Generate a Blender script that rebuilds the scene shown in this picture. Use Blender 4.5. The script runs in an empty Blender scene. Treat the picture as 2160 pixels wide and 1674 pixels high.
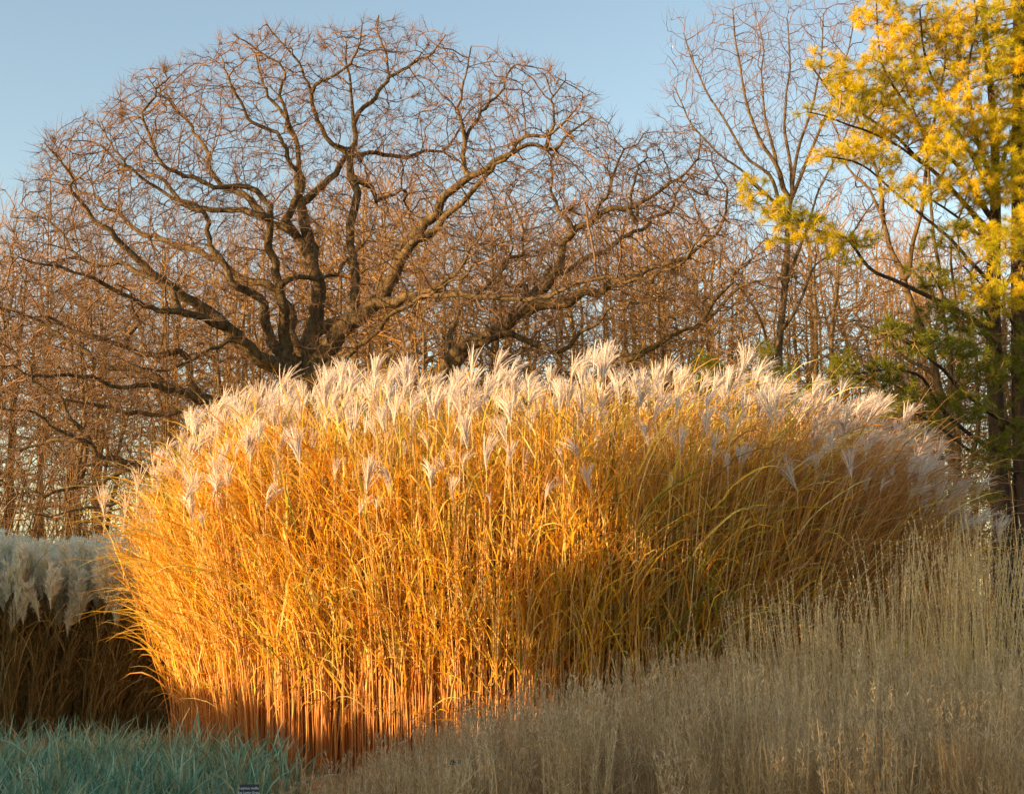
import bpy, math, random
import numpy as np
from mathutils import Vector, kdtree, Matrix

R = np.random.default_rng(7)
random.seed(7)
SC = bpy.context.scene
COL = SC.collection
rad = math.radians

# ------------------------------------------------------------------ camera
CAM_H = 1.6
FPX = 3000.0
PITCH = math.atan(413.0 / FPX)
cam_d = bpy.data.cameras.new('camera')
cam_d.lens = 50.0
cam_d.sensor_width = 36.0
cam_d.clip_end = 3000
cam = bpy.data.objects.new('camera', cam_d)
cam.location = (0, 0, CAM_H)
cam.rotation_euler = (math.pi / 2 + PITCH, 0, 0)
COL.objects.link(cam)
SC.camera = cam
CF = np.array([0, math.cos(PITCH), math.sin(PITCH)])
CU = np.array([0, -math.sin(PITCH), math.cos(PITCH)])
CR = np.array([1.0, 0, 0])


def at(px, py, Y):
    """world point at distance Y for a place in the photograph (2160 x 1674)"""
    d = CF + (px - 1080) / FPX * CR + (837 - py) / FPX * CU
    return np.array([0, 0, CAM_H]) + d * (Y / d[1])


def height_at(py, Y):
    return at(1080, py, Y)[2]


# ------------------------------------------------------------------ light
SUN_EL, SUN_AZ = rad(9.0), rad(26.0)      # the sun stands low at the left and a little behind
ldir = Vector((math.cos(SUN_AZ) * math.cos(SUN_EL), math.sin(SUN_AZ) * math.cos(SUN_EL), -math.sin(SUN_EL)))
sun_d = bpy.data.lights.new('sun', 'SUN')
sun_d.energy = 5.0
sun_d.angle = rad(0.5)
sun_d.color = (1.0, 0.68, 0.33)
sun = bpy.data.objects.new('sun', sun_d)
sun.rotation_euler = ldir.to_track_quat('-Z', 'Y').to_euler()
COL.objects.link(sun)
W = bpy.data.worlds.new('World')
SC.world = W
W.use_nodes = True
nt = W.node_tree
bg = nt.nodes['Background']
sky = nt.nodes.new('ShaderNodeTexSky')
sky.sky_type = 'NISHITA'
sky.sun_disc = False
sky.sun_elevation = SUN_EL
sky.sun_rotation = math.atan2(-math.cos(SUN_AZ), -math.sin(SUN_AZ))   # azimuth measured from +Y towards +X
sky.air_density = 1.0
sky.dust_density = 0.9
sky.ozone_density = 0.5
bg.inputs['Strength'].default_value = 0.128
nt.links.new(sky.outputs[0], bg.inputs['Color'])
SC.view_settings.view_transform = 'Standard'
SC.view_settings.look = 'None'
SC.view_settings.gamma = 1.0
SC.view_settings.exposure = 1.3
SC.cycles.max_bounces = 5
SC.cycles.diffuse_bounces = 3
SC.cycles.transmission_bounces = 3
SC.cycles.caustics_reflective = False
SC.cycles.caustics_refractive = False


# ------------------------------------------------------------------ materials
def newmat(name):
    m = bpy.data.materials.new(name)
    m.use_nodes = True
    t = m.node_tree
    for n in list(t.nodes):
        t.nodes.remove(n)
    out = t.nodes.new('ShaderNodeOutputMaterial')
    return m, t, out


def ramp(t, stops):
    r = t.nodes.new('ShaderNodeValToRGB')
    el = r.color_ramp.elements
    while len(el) < len(stops):
        el.new(0.5)
    for e, (p, c) in zip(el, stops):
        e.position = p
        e.color = (c[0], c[1], c[2], 1)
    return r


def leaf_mat(name, stops, trans=0.35, rough=0.5, spec=0.25, zstops=None, zmax=4.0, patch=None):
    """thin blades: each blade its own tone; some light passes through"""
    m, t, out = newmat(name)
    g = t.nodes.new('ShaderNodeNewGeometry')
    r = ramp(t, stops)
    t.links.new(g.outputs['Random Per Island'], r.inputs[0])
    col = r.outputs[0]
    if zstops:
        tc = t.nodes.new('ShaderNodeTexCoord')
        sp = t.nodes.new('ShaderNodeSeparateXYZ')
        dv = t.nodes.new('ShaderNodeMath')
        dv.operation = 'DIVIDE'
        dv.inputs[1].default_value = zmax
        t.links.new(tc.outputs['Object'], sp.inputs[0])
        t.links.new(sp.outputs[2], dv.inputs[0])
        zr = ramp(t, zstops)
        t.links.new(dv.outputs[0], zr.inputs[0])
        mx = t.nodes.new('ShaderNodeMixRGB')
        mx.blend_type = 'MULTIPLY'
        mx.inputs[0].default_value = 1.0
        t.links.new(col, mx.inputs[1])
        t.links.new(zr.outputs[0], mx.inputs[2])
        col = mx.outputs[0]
    if patch:
        # neighbouring plants differ in tone; the low end can also paint shaded gaps
        sc_, lo, hi = patch
        tc = t.nodes.new('ShaderNodeTexCoord')
        nz = t.nodes.new('ShaderNodeTexNoise')
        nz.inputs['Scale'].default_value = sc_
        nz.inputs['Detail'].default_value = 3
        t.links.new(tc.outputs['Object'], nz.inputs['Vector'])
        pr = ramp(t, [(0.35, lo), (0.65, hi)])
        t.links.new(nz.outputs[0], pr.inputs[0])
        mx = t.nodes.new('ShaderNodeMixRGB')
        mx.blend_type = 'MULTIPLY'
        mx.inputs[0].default_value = 1.0
        t.links.new(col, mx.inputs[1])
        t.links.new(pr.outputs[0], mx.inputs[2])
        col = mx.outputs[0]
    p = t.nodes.new('ShaderNodeBsdfPrincipled')
    p.inputs['Roughness'].default_value = rough
    p.inputs['Specular IOR Level'].default_value = spec
    t.links.new(col, p.inputs['Base Color'])
    tr = t.nodes.new('ShaderNodeBsdfTranslucent')
    t.links.new(col, tr.inputs['Color'])
    mix = t.nodes.new('ShaderNodeMixShader')
    mix.inputs[0].default_value = trans
    t.links.new(p.outputs[0], mix.inputs[1])
    t.links.new(tr.outputs[0], mix.inputs[2])
    t.links.new(mix.outputs[0], out.inputs['Surface'])
    return m


def bark_mat(name, c1, c2, scale=9.0, bump=0.5):
    m, t, out = newmat(name)
    tc = t.nodes.new('ShaderNodeTexCoord')
    mp = t.nodes.new('ShaderNodeMapping')
    mp.inputs['Scale'].default_value = (1, 1, 0.35)
    n = t.nodes.new('ShaderNodeTexNoise')
    n.inputs['Scale'].default_value = scale
    n.inputs['Detail'].default_value = 8
    n.inputs['Roughness'].default_value = 0.65
    t.links.new(tc.outputs['Object'], mp.inputs[0])
    t.links.new(mp.outputs[0], n.inputs['Vector'])
    r = ramp(t, [(0.3, c1), (0.7, c2)])
    t.links.new(n.outputs[0], r.inputs[0])
    p = t.nodes.new('ShaderNodeBsdfPrincipled')
    p.inputs['Roughness'].default_value = 0.9
    p.inputs['Specular IOR Level'].default_value = 0.15
    t.links.new(r.outputs[0], p.inputs['Base Color'])
    b = t.nodes.new('ShaderNodeBump')
    b.inputs['Strength'].default_value = bump
    b.inputs['Distance'].default_value = 0.04
    t.links.new(n.outputs[0], b.inputs['Height'])
    t.links.new(b.outputs[0], p.inputs['Normal'])
    t.links.new(p.outputs[0], out.inputs['Surface'])
    return m


def ground_mat():
    m, t, out = newmat('ground_soil')
    tc = t.nodes.new('ShaderNodeTexCoord')
    n1 = t.nodes.new('ShaderNodeTexNoise')
    n1.inputs['Scale'].default_value = 0.35
    n1.inputs['Detail'].default_value = 6
    n2 = t.nodes.new('ShaderNodeTexNoise')
    n2.inputs['Scale'].default_value = 14
    n2.inputs['Detail'].default_value = 8
    for n in (n1, n2):
        t.links.new(tc.outputs['Object'], n.inputs['Vector'])
    r1 = ramp(t, [(0.35, (0.42, 0.30, 0.14)), (0.65, (0.26, 0.22, 0.10))])
    r2 = ramp(t, [(0.3, (0.45, 0.4, 0.35)), (0.7, (1.3, 1.25, 1.1))])
    t.links.new(n1.outputs[0], r1.inputs[0])
    t.links.new(n2.outputs[0], r2.inputs[0])
    mx = t.nodes.new('ShaderNodeMixRGB')
    mx.blend_type = 'MULTIPLY'
    mx.inputs[0].default_value = 1
    t.links.new(r1.outputs[0], mx.inputs[1])
    t.links.new(r2.outputs[0], mx.inputs[2])
    p = t.nodes.new('ShaderNodeBsdfPrincipled')
    p.inputs['Roughness'].default_value = 0.95
    t.links.new(mx.outputs[0], p.inputs['Base Color'])
    b = t.nodes.new('ShaderNodeBump')
    b.inputs['Distance'].default_value = 0.05
    t.links.new(n2.outputs[0], b.inputs['Height'])
    t.links.new(b.outputs[0], p.inputs['Normal'])
    t.links.new(p.outputs[0], out.inputs['Surface'])
    return m


def plain_mat(name, c, rough=0.6, metal=0.0):
    m, t, out = newmat(name)
    p = t.nodes.new('ShaderNodeBsdfPrincipled')
    n = t.nodes.new('ShaderNodeTexNoise')
    n.inputs['Scale'].default_value = 40
    r = ramp(t, [(0.3, [x * 0.8 for x in c]), (0.7, c)])
    t.links.new(n.outputs[0], r.inputs[0])
    t.links.new(r.outputs[0], p.inputs['Base Color'])
    p.inputs['Roughness'].default_value = rough
    p.inputs['Metallic'].default_value = metal
    t.links.new(p.outputs[0], out.inputs['Surface'])
    return m


M = {}
M['ground'] = ground_mat()
M['oak'] = bark_mat('oak_bark', (0.022, 0.017, 0.012), (0.22, 0.145, 0.065), 12, 1.0)
M['oak_twig'] = bark_mat('oak_twig_bark', (0.09, 0.05, 0.03), (0.28, 0.165, 0.095), 3, 0.1)
M['wood'] = bark_mat('wood_bark', (0.055, 0.035, 0.018), (0.44, 0.27, 0.11), 6, 0.4)
M['wood_twig'] = bark_mat('wood_twig_bark', (0.09, 0.045, 0.018), (0.54, 0.30, 0.10), 2, 0.1)
M['thicket'] = bark_mat('thicket_bark', (0.05, 0.03, 0.015), (0.25, 0.14, 0.05), 3, 0.1)
M['pine_bark'] = bark_mat('pine_bark', (0.018, 0.014, 0.011), (0.085, 0.058, 0.04), 12, 0.9)
M['needle'] = leaf_mat('pine_needles', [(0, (0.60, 0.46, 0.02)), (0.4, (0.95, 0.68, 0.02)), (1, (1.0, 0.76, 0.025))], 0.5, 0.5, 0.2, patch=(1.7, (0.5, 0.62, 0.6), (1.0, 0.97, 1.0)))
M['needle_dark'] = leaf_mat('dark_pine_needles', [(0, (0.05, 0.08, 0.01)), (1, (0.30, 0.27, 0.015))], 0.35, 0.5, 0.2)  # low shaded boughs have their shade put into this darker colour
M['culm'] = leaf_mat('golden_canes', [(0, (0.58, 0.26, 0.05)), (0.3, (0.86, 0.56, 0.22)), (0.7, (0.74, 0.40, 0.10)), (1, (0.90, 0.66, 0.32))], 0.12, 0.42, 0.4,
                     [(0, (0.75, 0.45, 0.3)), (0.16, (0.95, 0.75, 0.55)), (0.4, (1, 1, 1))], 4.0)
M['blade'] = leaf_mat('golden_blades', [(0, (0.62, 0.24, 0.02)), (0.25, (0.82, 0.42, 0.03)), (0.55, (0.92, 0.60, 0.05)), (0.78, (0.97, 0.78, 0.32)), (0.87, (0.50, 0.42, 0.03)),
                                        (0.95, (0.16, 0.22, 0.03)), (1, (0.55, 0.22, 0.07))], 0.42, 0.4, 0.35)
M['blade_brown'] = leaf_mat('bronze_blades', [(0, (0.42, 0.15, 0.04)), (0.4, (0.60, 0.26, 0.06)), (0.75, (0.60, 0.34, 0.17)), (0.94, (0.42, 0.27, 0.04)), (1, (0.85, 0.62, 0.42))], 0.42, 0.4, 0.35)
M['blade_green'] = leaf_mat('green_blades', [(0, (0.10, 0.14, 0.02)), (0.6, (0.26, 0.28, 0.03)), (1, (0.55, 0.45, 0.05))], 0.4, 0.4, 0.3)
M['plume'] = leaf_mat('silky_plumes', [(0, (0.73, 0.62, 0.54)), (1, (0.95, 0.85, 0.77))], 0.42, 0.6, 0.2)
M['plume_cool'] = leaf_mat('cream_plumes', [(0, (0.92, 0.84, 0.62)), (1, (0.99, 0.95, 0.80))], 0.55, 0.6, 0.2)
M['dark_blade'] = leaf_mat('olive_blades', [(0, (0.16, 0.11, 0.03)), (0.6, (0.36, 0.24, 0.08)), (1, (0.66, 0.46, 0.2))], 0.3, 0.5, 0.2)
M['blue_blade'] = leaf_mat('blue_green_blades', [(0, (0.16, 0.36, 0.26)), (0.45, (0.36, 0.62, 0.46)), (0.7, (0.58, 0.78, 0.56)), (0.80, (0.66, 0.60, 0.34)), (1, (0.62, 0.46, 0.24))], 0.3, 0.5, 0.3, patch=(3.4, (0.28, 0.36, 0.28), (1.05, 1.02, 0.95)))  # low patch tone also paints shaded gaps between blades, beside natural variation
M['tan'] = leaf_mat('tan_straw', [(0, (0.56, 0.40, 0.20)), (0.5, (0.78, 0.60, 0.34)), (1, (0.92, 0.75, 0.50))], 0.35, 0.6, 0.2, patch=(2.6, (0.48, 0.40, 0.30), (1.05, 0.97, 0.82)))  # patch contrast deepened: gaps between tufts get shade in their colour
M['tan_head'] = leaf_mat('tan_seed_heads', [(0, (0.60, 0.45, 0.26)), (0.5, (0.86, 0.69, 0.46)), (1, (0.98, 0.85, 0.64))], 0.4, 0.7, 0.15, patch=(3.0, (0.55, 0.48, 0.38), (1.02, 0.96, 0.84)))  # dark patches carry painted gap shade as well as plant-to-plant tone
M['straw'] = leaf_mat('pale_straw', [(0, (0.58, 0.42, 0.16)), (0.5, (0.80, 0.60, 0.26)), (1, (0.9, 0.74, 0.42))], 0.3, 0.6, 0.2)
M['hedge'] = leaf_mat('shade_hedge_leaves', [(0, (0.03, 0.06, 0.015)), (1, (0.08, 0.12, 0.03))], 0.05, 0.5, 0.3)  # foliage of the unseen hedges added to cast shade
M['litter'] = leaf_mat('leaf_litter', [(0, (0.25, 0.16, 0.07)), (0.6, (0.45, 0.32, 0.15)), (1, (0.6, 0.46, 0.25))], 0.1, 0.7, 0.1)


# ------------------------------------------------------------------ mesh helpers
def mesh_from(name, V, F4, mat, smooth=False, F3=None, extra=None):
    """V (n,3), F4 (m,4) quads, optional F3 triangles"""
    V = np.asarray(V, dtype=np.float32)
    me = bpy.data.meshes.new(name)
    n4 = 0 if F4 is None else len(F4)
    n3 = 0 if F3 is None else len(F3)
    me.vertices.add(len(V))
    me.vertices.foreach_set('co', V.ravel())
    loops = []
    if n4:
        loops.append(np.asarray(F4, dtype=np.int32).ravel())
    if n3:
        loops.append(np.asarray(F3, dtype=np.int32).ravel())
    L = np.concatenate(loops)
    me.loops.add(len(L))
    me.loops.foreach_set('vertex_index', L)
    me.polygons.add(n4 + n3)
    tot = np.concatenate([np.full(n4, 4, np.int32), np.full(n3, 3, np.int32)])
    st = np.concatenate([[0], np.cumsum(tot)[:-1]]).astype(np.int32)
    me.polygons.foreach_set('loop_start', st)
    me.polygons.foreach_set('loop_total', tot)
    if smooth:
        me.polygons.foreach_set('use_smooth', np.ones(n4 + n3, bool))
    me.update(calc_edges=True)
    me.materials.append(mat)
    return me


def link(name, me, parent=None, loc=None):
    o = bpy.data.objects.new(name, me)
    COL.objects.link(o)
    if parent is not None:
        o.parent = parent
    if loc is not None:
        o.location = loc
    return o


def tag(o, label=None, cat=None, group=None, kind=None):
    if label:
        o['label'] = label
    if cat:
        o['category'] = cat
    if group:
        o['group'] = group
    if kind:
        o['kind'] = kind
    return o


def empty(name, loc=(0, 0, 0)):
    o = bpy.data.objects.new(name, None)
    o.location = loc
    COL.objects.link(o)
    return o


def norm(a):
    return a / np.maximum(np.linalg.norm(a, axis=-1, keepdims=True), 1e-9)


class Geo:
    """collects quads as arrays"""
    def __init__(self):
        self.V, self.F, self.n = [], [], 0

    def add(self, V, F):
        self.V.append(V.reshape(-1, 3))
        self.F.append(F.reshape(-1, 4) + self.n)
        self.n += V.reshape(-1, 3).shape[0]

    def ribbons(self, P, Wd, S):
        """P (N,K,3) centre lines, Wd (N,K) half widths, S (N,K,3) sideways"""
        N, K, _ = P.shape
        V = np.stack([P - S * Wd[..., None], P + S * Wd[..., None]], axis=2)   # N,K,2,3
        i = np.arange(N)[:, None] * (K * 2) + np.arange(K - 1)[None] * 2
        F = np.stack([i, i + 1, i + 3, i + 2], axis=-1)
        self.add(V, F)

    def tubes(self, P, Rr, sides=5):
        N, K, _ = P.shape
        T = np.empty_like(P)
        T[:, 1:-1] = P[:, 2:] - P[:, :-2]
        T[:, 0] = P[:, 1] - P[:, 0]
        T[:, -1] = P[:, -1] - P[:, -2]
        T = norm(T)
        mean = norm(P[:, -1] - P[:, 0])
        ref = np.zeros((N, 3))
        ax = np.argmin(np.abs(mean), axis=1)
        ref[np.arange(N), ax] = 1
        A = norm(np.cross(T, ref[:, None, :]))
        B = np.cross(T, A)
        th = np.arange(sides) / sides * 2 * math.pi
        V = (P[:, :, None, :] + Rr[:, :, None, None] * (np.cos(th)[None, None, :, None] * A[:, :, None, :] + np.sin(th)[None, None, :, None] * B[:, :, None, :]))
        i = (np.arange(N)[:, None, None] * K + np.arange(K - 1)[None, :, None]) * sides
        s = np.arange(sides)[None, None, :]
        s2 = (s + 1) % sides
        F = np.stack([i + s, i + s2, i + s2 + sides, i + s + sides], axis=-1)
        self.add(V, F)

    def mesh(self, name, mat, smooth=False):
        return mesh_from(name, np.concatenate(self.V), np.concatenate(self.F), mat, smooth)


def chains_geo(chains, sides):
    """chains: list of (pts (k,3), radii (k,)) of differing lengths, batched by length"""
    g = Geo()
    by = {}
    for c in chains:
        by.setdefault(len(c[0]), []).append(c)
    for k, cs in by.items():
        P = np.array([c[0] for c in cs])
        Rr = np.array([c[1] for c in cs])
        g.tubes(P, Rr, sides)
    return g


def arch(p0, az, L, th0, th1, K=7, pw=1.4):
    """curved blades: start p0 (N,3), heading az, length L, angle from vertical th0 -> th1"""
    N = len(p0)
    s = np.linspace(0, 1, K)
    th = th0[:, None] + (th1 - th0)[:, None] * s[None] ** pw
    dh = np.stack([np.cos(az), np.sin(az), np.zeros(N)], -1)
    step = (L / (K - 1))[:, None, None] * (np.sin(th)[..., None] * dh[:, None] + np.cos(th)[..., None] * np.array([0, 0, 1.0]))
    P = np.concatenate([p0[:, None], p0[:, None] + np.cumsum(step[:, :-1], axis=1)], axis=1)
    S = np.stack([-np.sin(az), np.cos(az), np.zeros(N)], -1)[:, None].repeat(K, 1)
    return P, S, th, dh


def roll(S, P, ang):
    """roll the sideways vector about the line's tangent"""
    T = np.gradient(P, axis=1)
    T = norm(T)
    B = norm(np.cross(T, S))
    a = ang[:, None, None]
    return norm(S * np.cos(a) + B * np.sin(a))


# ------------------------------------------------------------------ tree growing
def kinked_line(pts, step, crook, rng):
    """straight runs with sudden bends, as old oak limbs have"""
    pts = np.asarray(pts, float)
    out = []
    for i in range(len(pts) - 1):
        seg = np.linalg.norm(pts[i + 1, :3] - pts[i, :3])
        n = max(1, int(round(seg / step)))
        t = (np.arange(n) / n)[:, None]
        out.append(pts[i] * (1 - t) + pts[i + 1] * t)
    out.append(pts[-1:])
    q = np.vstack(out)
    n = len(q)
    kn = np.arange(0, n + 3, 3)
    off = rng.normal(0, crook, (len(kn), 3)) * np.array([1, 1, 0.8])
    off[0] = 0
    for j in range(3):
        q[:, j] += np.interp(np.arange(n), kn + rng.uniform(-0.9, 0.9, len(kn)), off[:, j]) * np.minimum(np.arange(n) / 3, 1)
    q[:, :3] += rng.normal(0, crook * 0.16, (n, 3)) * (np.arange(n) > 0)[:, None]
    q[:, 3] = np.maximum(q[:, 3], 0.004)
    return q


def smooth_line(pts, step, crook, rng):
    """Catmull-Rom through pts (k,4: xyz + radius), resampled, with a crooked wander"""
    pts = np.asarray(pts, float)
    if len(pts) < 2:
        return pts
    p = np.vstack([2 * pts[0] - pts[1], pts, 2 * pts[-1] - pts[-2]])
    out = []
    for i in range(1, len(p) - 2):
        seg = np.linalg.norm(p[i + 1, :3] - p[i, :3])
        n = max(1, int(round(seg / step)))
        t = (np.arange(n) / n)[:, None]
        a, b, c, d = p[i - 1], p[i], p[i + 1], p[i + 2]
        out.append(0.5 * ((2 * b) + (-a + c) * t + (2 * a - 5 * b + 4 * c - d) * t ** 2 + (-a + 3 * b - 3 * c + d) * t ** 3))
    out.append(pts[-1:])
    q = np.vstack(out)
    n = len(q)
    if n > 3:
        w = rng.normal(0, 1, (n, 3))
        k = np.array([1, 2, 3, 2, 1]) / 9
        w = np.stack([np.convolve(w[:, j], k, 'same') for j in range(3)], -1)
        w[0] = 0
        q[:, :3] += w * crook
    q[:, 3] = np.maximum(q[:, 3], 0.004)
    return q


class Tree:
    def __init__(self):
        self.pos, self.par, self.rmin, self.tagv = [], [], [], []

    def node(self, p, par, r, t):
        self.pos.append(np.asarray(p, float))
        self.par.append(par)
        self.rmin.append(r)
        self.tagv.append(t)
        return len(self.pos) - 1

    def line(self, q, t, attach=None):
        """add a traced line; returns node ids"""
        ids = []
        prev = -1
        st = 0
        if attach is not None:
            P = np.array(self.pos)
            prev = int(np.argmin(np.linalg.norm(P - q[0, :3], axis=1) + (0 if attach is True else 0)))
            st = 1
        for k in range(st, len(q)):
            prev = self.node(q[k, :3], prev, q[k, 3], t)
            ids.append(prev)
        return ids

    def grow(self, A, step, infl, kill, rng, iters=80, jit=0.25, up=0.0, start=0, first_infl=None, t=-1, hub=None, out=0.0):
        """space colonisation of the attractor points A"""
        A = np.asarray(A)
        pos = np.array(self.pos)
        kd = kdtree.KDTree(len(pos) - start)
        for i in range(start, len(pos)):
            kd.insert(pos[i], i)
        kd.balance()
        near = np.empty(len(A), int)
        dist = np.empty(len(A))
        for i, a in enumerate(A):
            _, j, d = kd.find(a)
            near[i], dist[i] = j, d
        alive = dist > kill * 0.6
        fi = first_infl or infl
        for it in range(iters):
            lim = fi if it < 12 else infl
            act = alive & (dist < lim)
            if not act.any():
                break
            ids = np.where(act)[0]
            nd = near[ids]
            P = np.array(self.pos)
            d = norm(A[ids] - P[nd])
            u, inv = np.unique(nd, return_inverse=True)
            acc = np.zeros((len(u), 3))
            np.add.at(acc, inv, d)
            acc = norm(acc) + rng.normal(0, jit, acc.shape) + np.array([0, 0, up])
            if hub is not None:
                # wood grows away from the hub of the crown
                acc = acc + out * norm((P[u] - np.array(hub[:3])) * np.array(hub[3:]))
            acc = norm(acc)
            newp = P[u] + acc * step
            # give up on attractors whose node pulls nowhere new
            new_ids = []
            for k in range(len(u)):
                new_ids.append(self.node(newp[k], int(u[k]), 0.0, t if self.tagv[u[k]] < 0 or t >= 0 else -1))
            kd = kdtree.KDTree(len(u))
            for k in range(len(u)):
                kd.insert(newp[k], new_ids[k])
            kd.balance()
            for i in np.where(alive)[0]:
                _, j, dd = kd.find(A[i])
                if dd < dist[i]:
                    dist[i] = dd
                    near[i] = j
                elif act[i] and it > 3 and rng.random() < 0.025:
                    alive[i] = False
            alive &= dist > kill

    def finish(self, tip=0.006, power=2.3, rcap=None):
        n = len(self.pos)
        P = np.array(self.pos)
        par = np.array(self.par)
        acc = np.zeros(n)
        r = np.zeros(n)
        nch = np.zeros(n, int)
        for i in range(n):
            if par[i] >= 0:
                nch[par[i]] += 1
        # parents always come before children
        for i in range(n - 1, -1, -1):
            v = tip ** power if nch[i] == 0 else acc[i] + (tip * 0.25) ** power
            r[i] = v ** (1 / power)
            if par[i] >= 0:
                acc[par[i]] += v
        rm = np.array(self.rmin)
        traced = rm > 0
        rr = np.where(traced, np.maximum(rm, np.minimum(r, rm * 1.3)), r)
        if rcap:
            rr = np.where(traced, rr, np.minimum(rr, rcap))
        # a side branch is never thicker than what carries it
        for i in range(n):
            if par[i] >= 0 and rr[i] > rr[par[i]]:
                rr[i] = rr[par[i]] if not traced[i] else rr[i]
        self.P, self.parA, self.r, self.nch = P, par, rr, nch

    def chains(self):
        """split into unbranched runs: list of (ids, tag)"""
        n = len(self.P)
        kids = [[] for _ in range(n)]
        for i in range(n):
            if self.parA[i] >= 0:
                kids[self.parA[i]].append(i)
        out = []
        stack = [(i, -1) for i in range(n) if self.parA[i] < 0]
        while stack:
            i, p = stack.pop()
            run = ([p] if p >= 0 else []) + [i]
            first = i
            while kids[i]:
                k = kids[i]
                same = [c for c in k if self.tagv[c] == self.tagv[i] and self.tagv[c] >= 0]
                best = max(same or k, key=lambda c: self.r[c])
                if self.tagv[i] >= 0 and self.tagv[best] != self.tagv[i]:
                    for c in k:
                        stack.append((c, i))
                    best = None
                    break
                for c in k:
                    if c != best:
                        stack.append((c, i))
                run.append(best)
                i = best
            out.append((run, self.tagv[first], p >= 0))
        return out


def run_arrays(tree, runs):
    res = []
    for run, tg, side in runs:
        if len(run) < 2:
            continue
        P = tree.P[run]
        r = tree.r[run].copy()
        if side:
            r[0] = min(r[0], r[1] * 1.25)
        res.append((P, r))
    return res


def add_twigs(tree, rng, per_tip=4, length=(0.18, 0.42), rr=0.0045, up=0.15, side_p=0.35, rmax=0.012, mask=None, spread=0.75):
    """fine end twigs at tips and along thin wood"""
    n = len(tree.P)
    par = tree.parA
    d = np.zeros((n, 3))
    ok = par >= 0
    d[ok] = norm(tree.P[ok] - tree.P[par[ok]])
    d[~ok] = (0, 0, 1)
    tips = np.where((tree.nch == 0) & (tree.r < 0.05))[0]
    thin = np.where((tree.nch > 0) & (tree.r < rmax) & (rng.random(n) < side_p))[0]
    src = np.concatenate([np.repeat(tips, per_tip), thin])
    if mask is not None:
        src = src[mask(tree.P[src])]
    N = len(src)
    K = 4
    dirv = norm(d[src] + rng.normal(0, spread, (N, 3)) + np.array([0, 0, up]))
    L = rng.uniform(*length, N)
    P = np.zeros((N, K, 3))
    P[:, 0] = tree.P[src]
    cur = dirv
    for k in range(1, K):
        cur = norm(cur + rng.normal(0, 0.16, (N, 3)) + np.array([0, 0, up * 0.5]))
        P[:, k] = P[:, k - 1] + cur * (L / (K - 1))[:, None]
    Rr = np.repeat(np.array([[1.0, 0.8, 0.6, 0.35]]), N, 0) * rr * rng.uniform(0.7, 1.3, (N, 1))
    return P, Rr, src


def ball_points(rng, n, c, rad3):
    v = rng.normal(0, 1, (n, 3))
    v = norm(v) * (rng.random((n, 1)) ** (1 / 2.2))
    return np.asarray(c) + v * np.asarray(rad3)


def poly_mask(px, py, poly):
    inside = np.zeros(len(px), bool)
    n = len(poly)
    j = n - 1
    for i in range(n):
        xi, yi = poly[i]
        xj, yj = poly[j]
        c = ((yi > py) != (yj > py)) & (px < (xj - xi) * (py - yi) / (yj - yi + 1e-9) + xi)
        inside ^= c
        j = i
    return inside


def project(P):
    v = P - np.array([0, 0, CAM_H])
    z = v @ CF
    return 1080 + FPX * (v @ CR) / z, 837 - FPX * (v @ CU) / z


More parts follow.
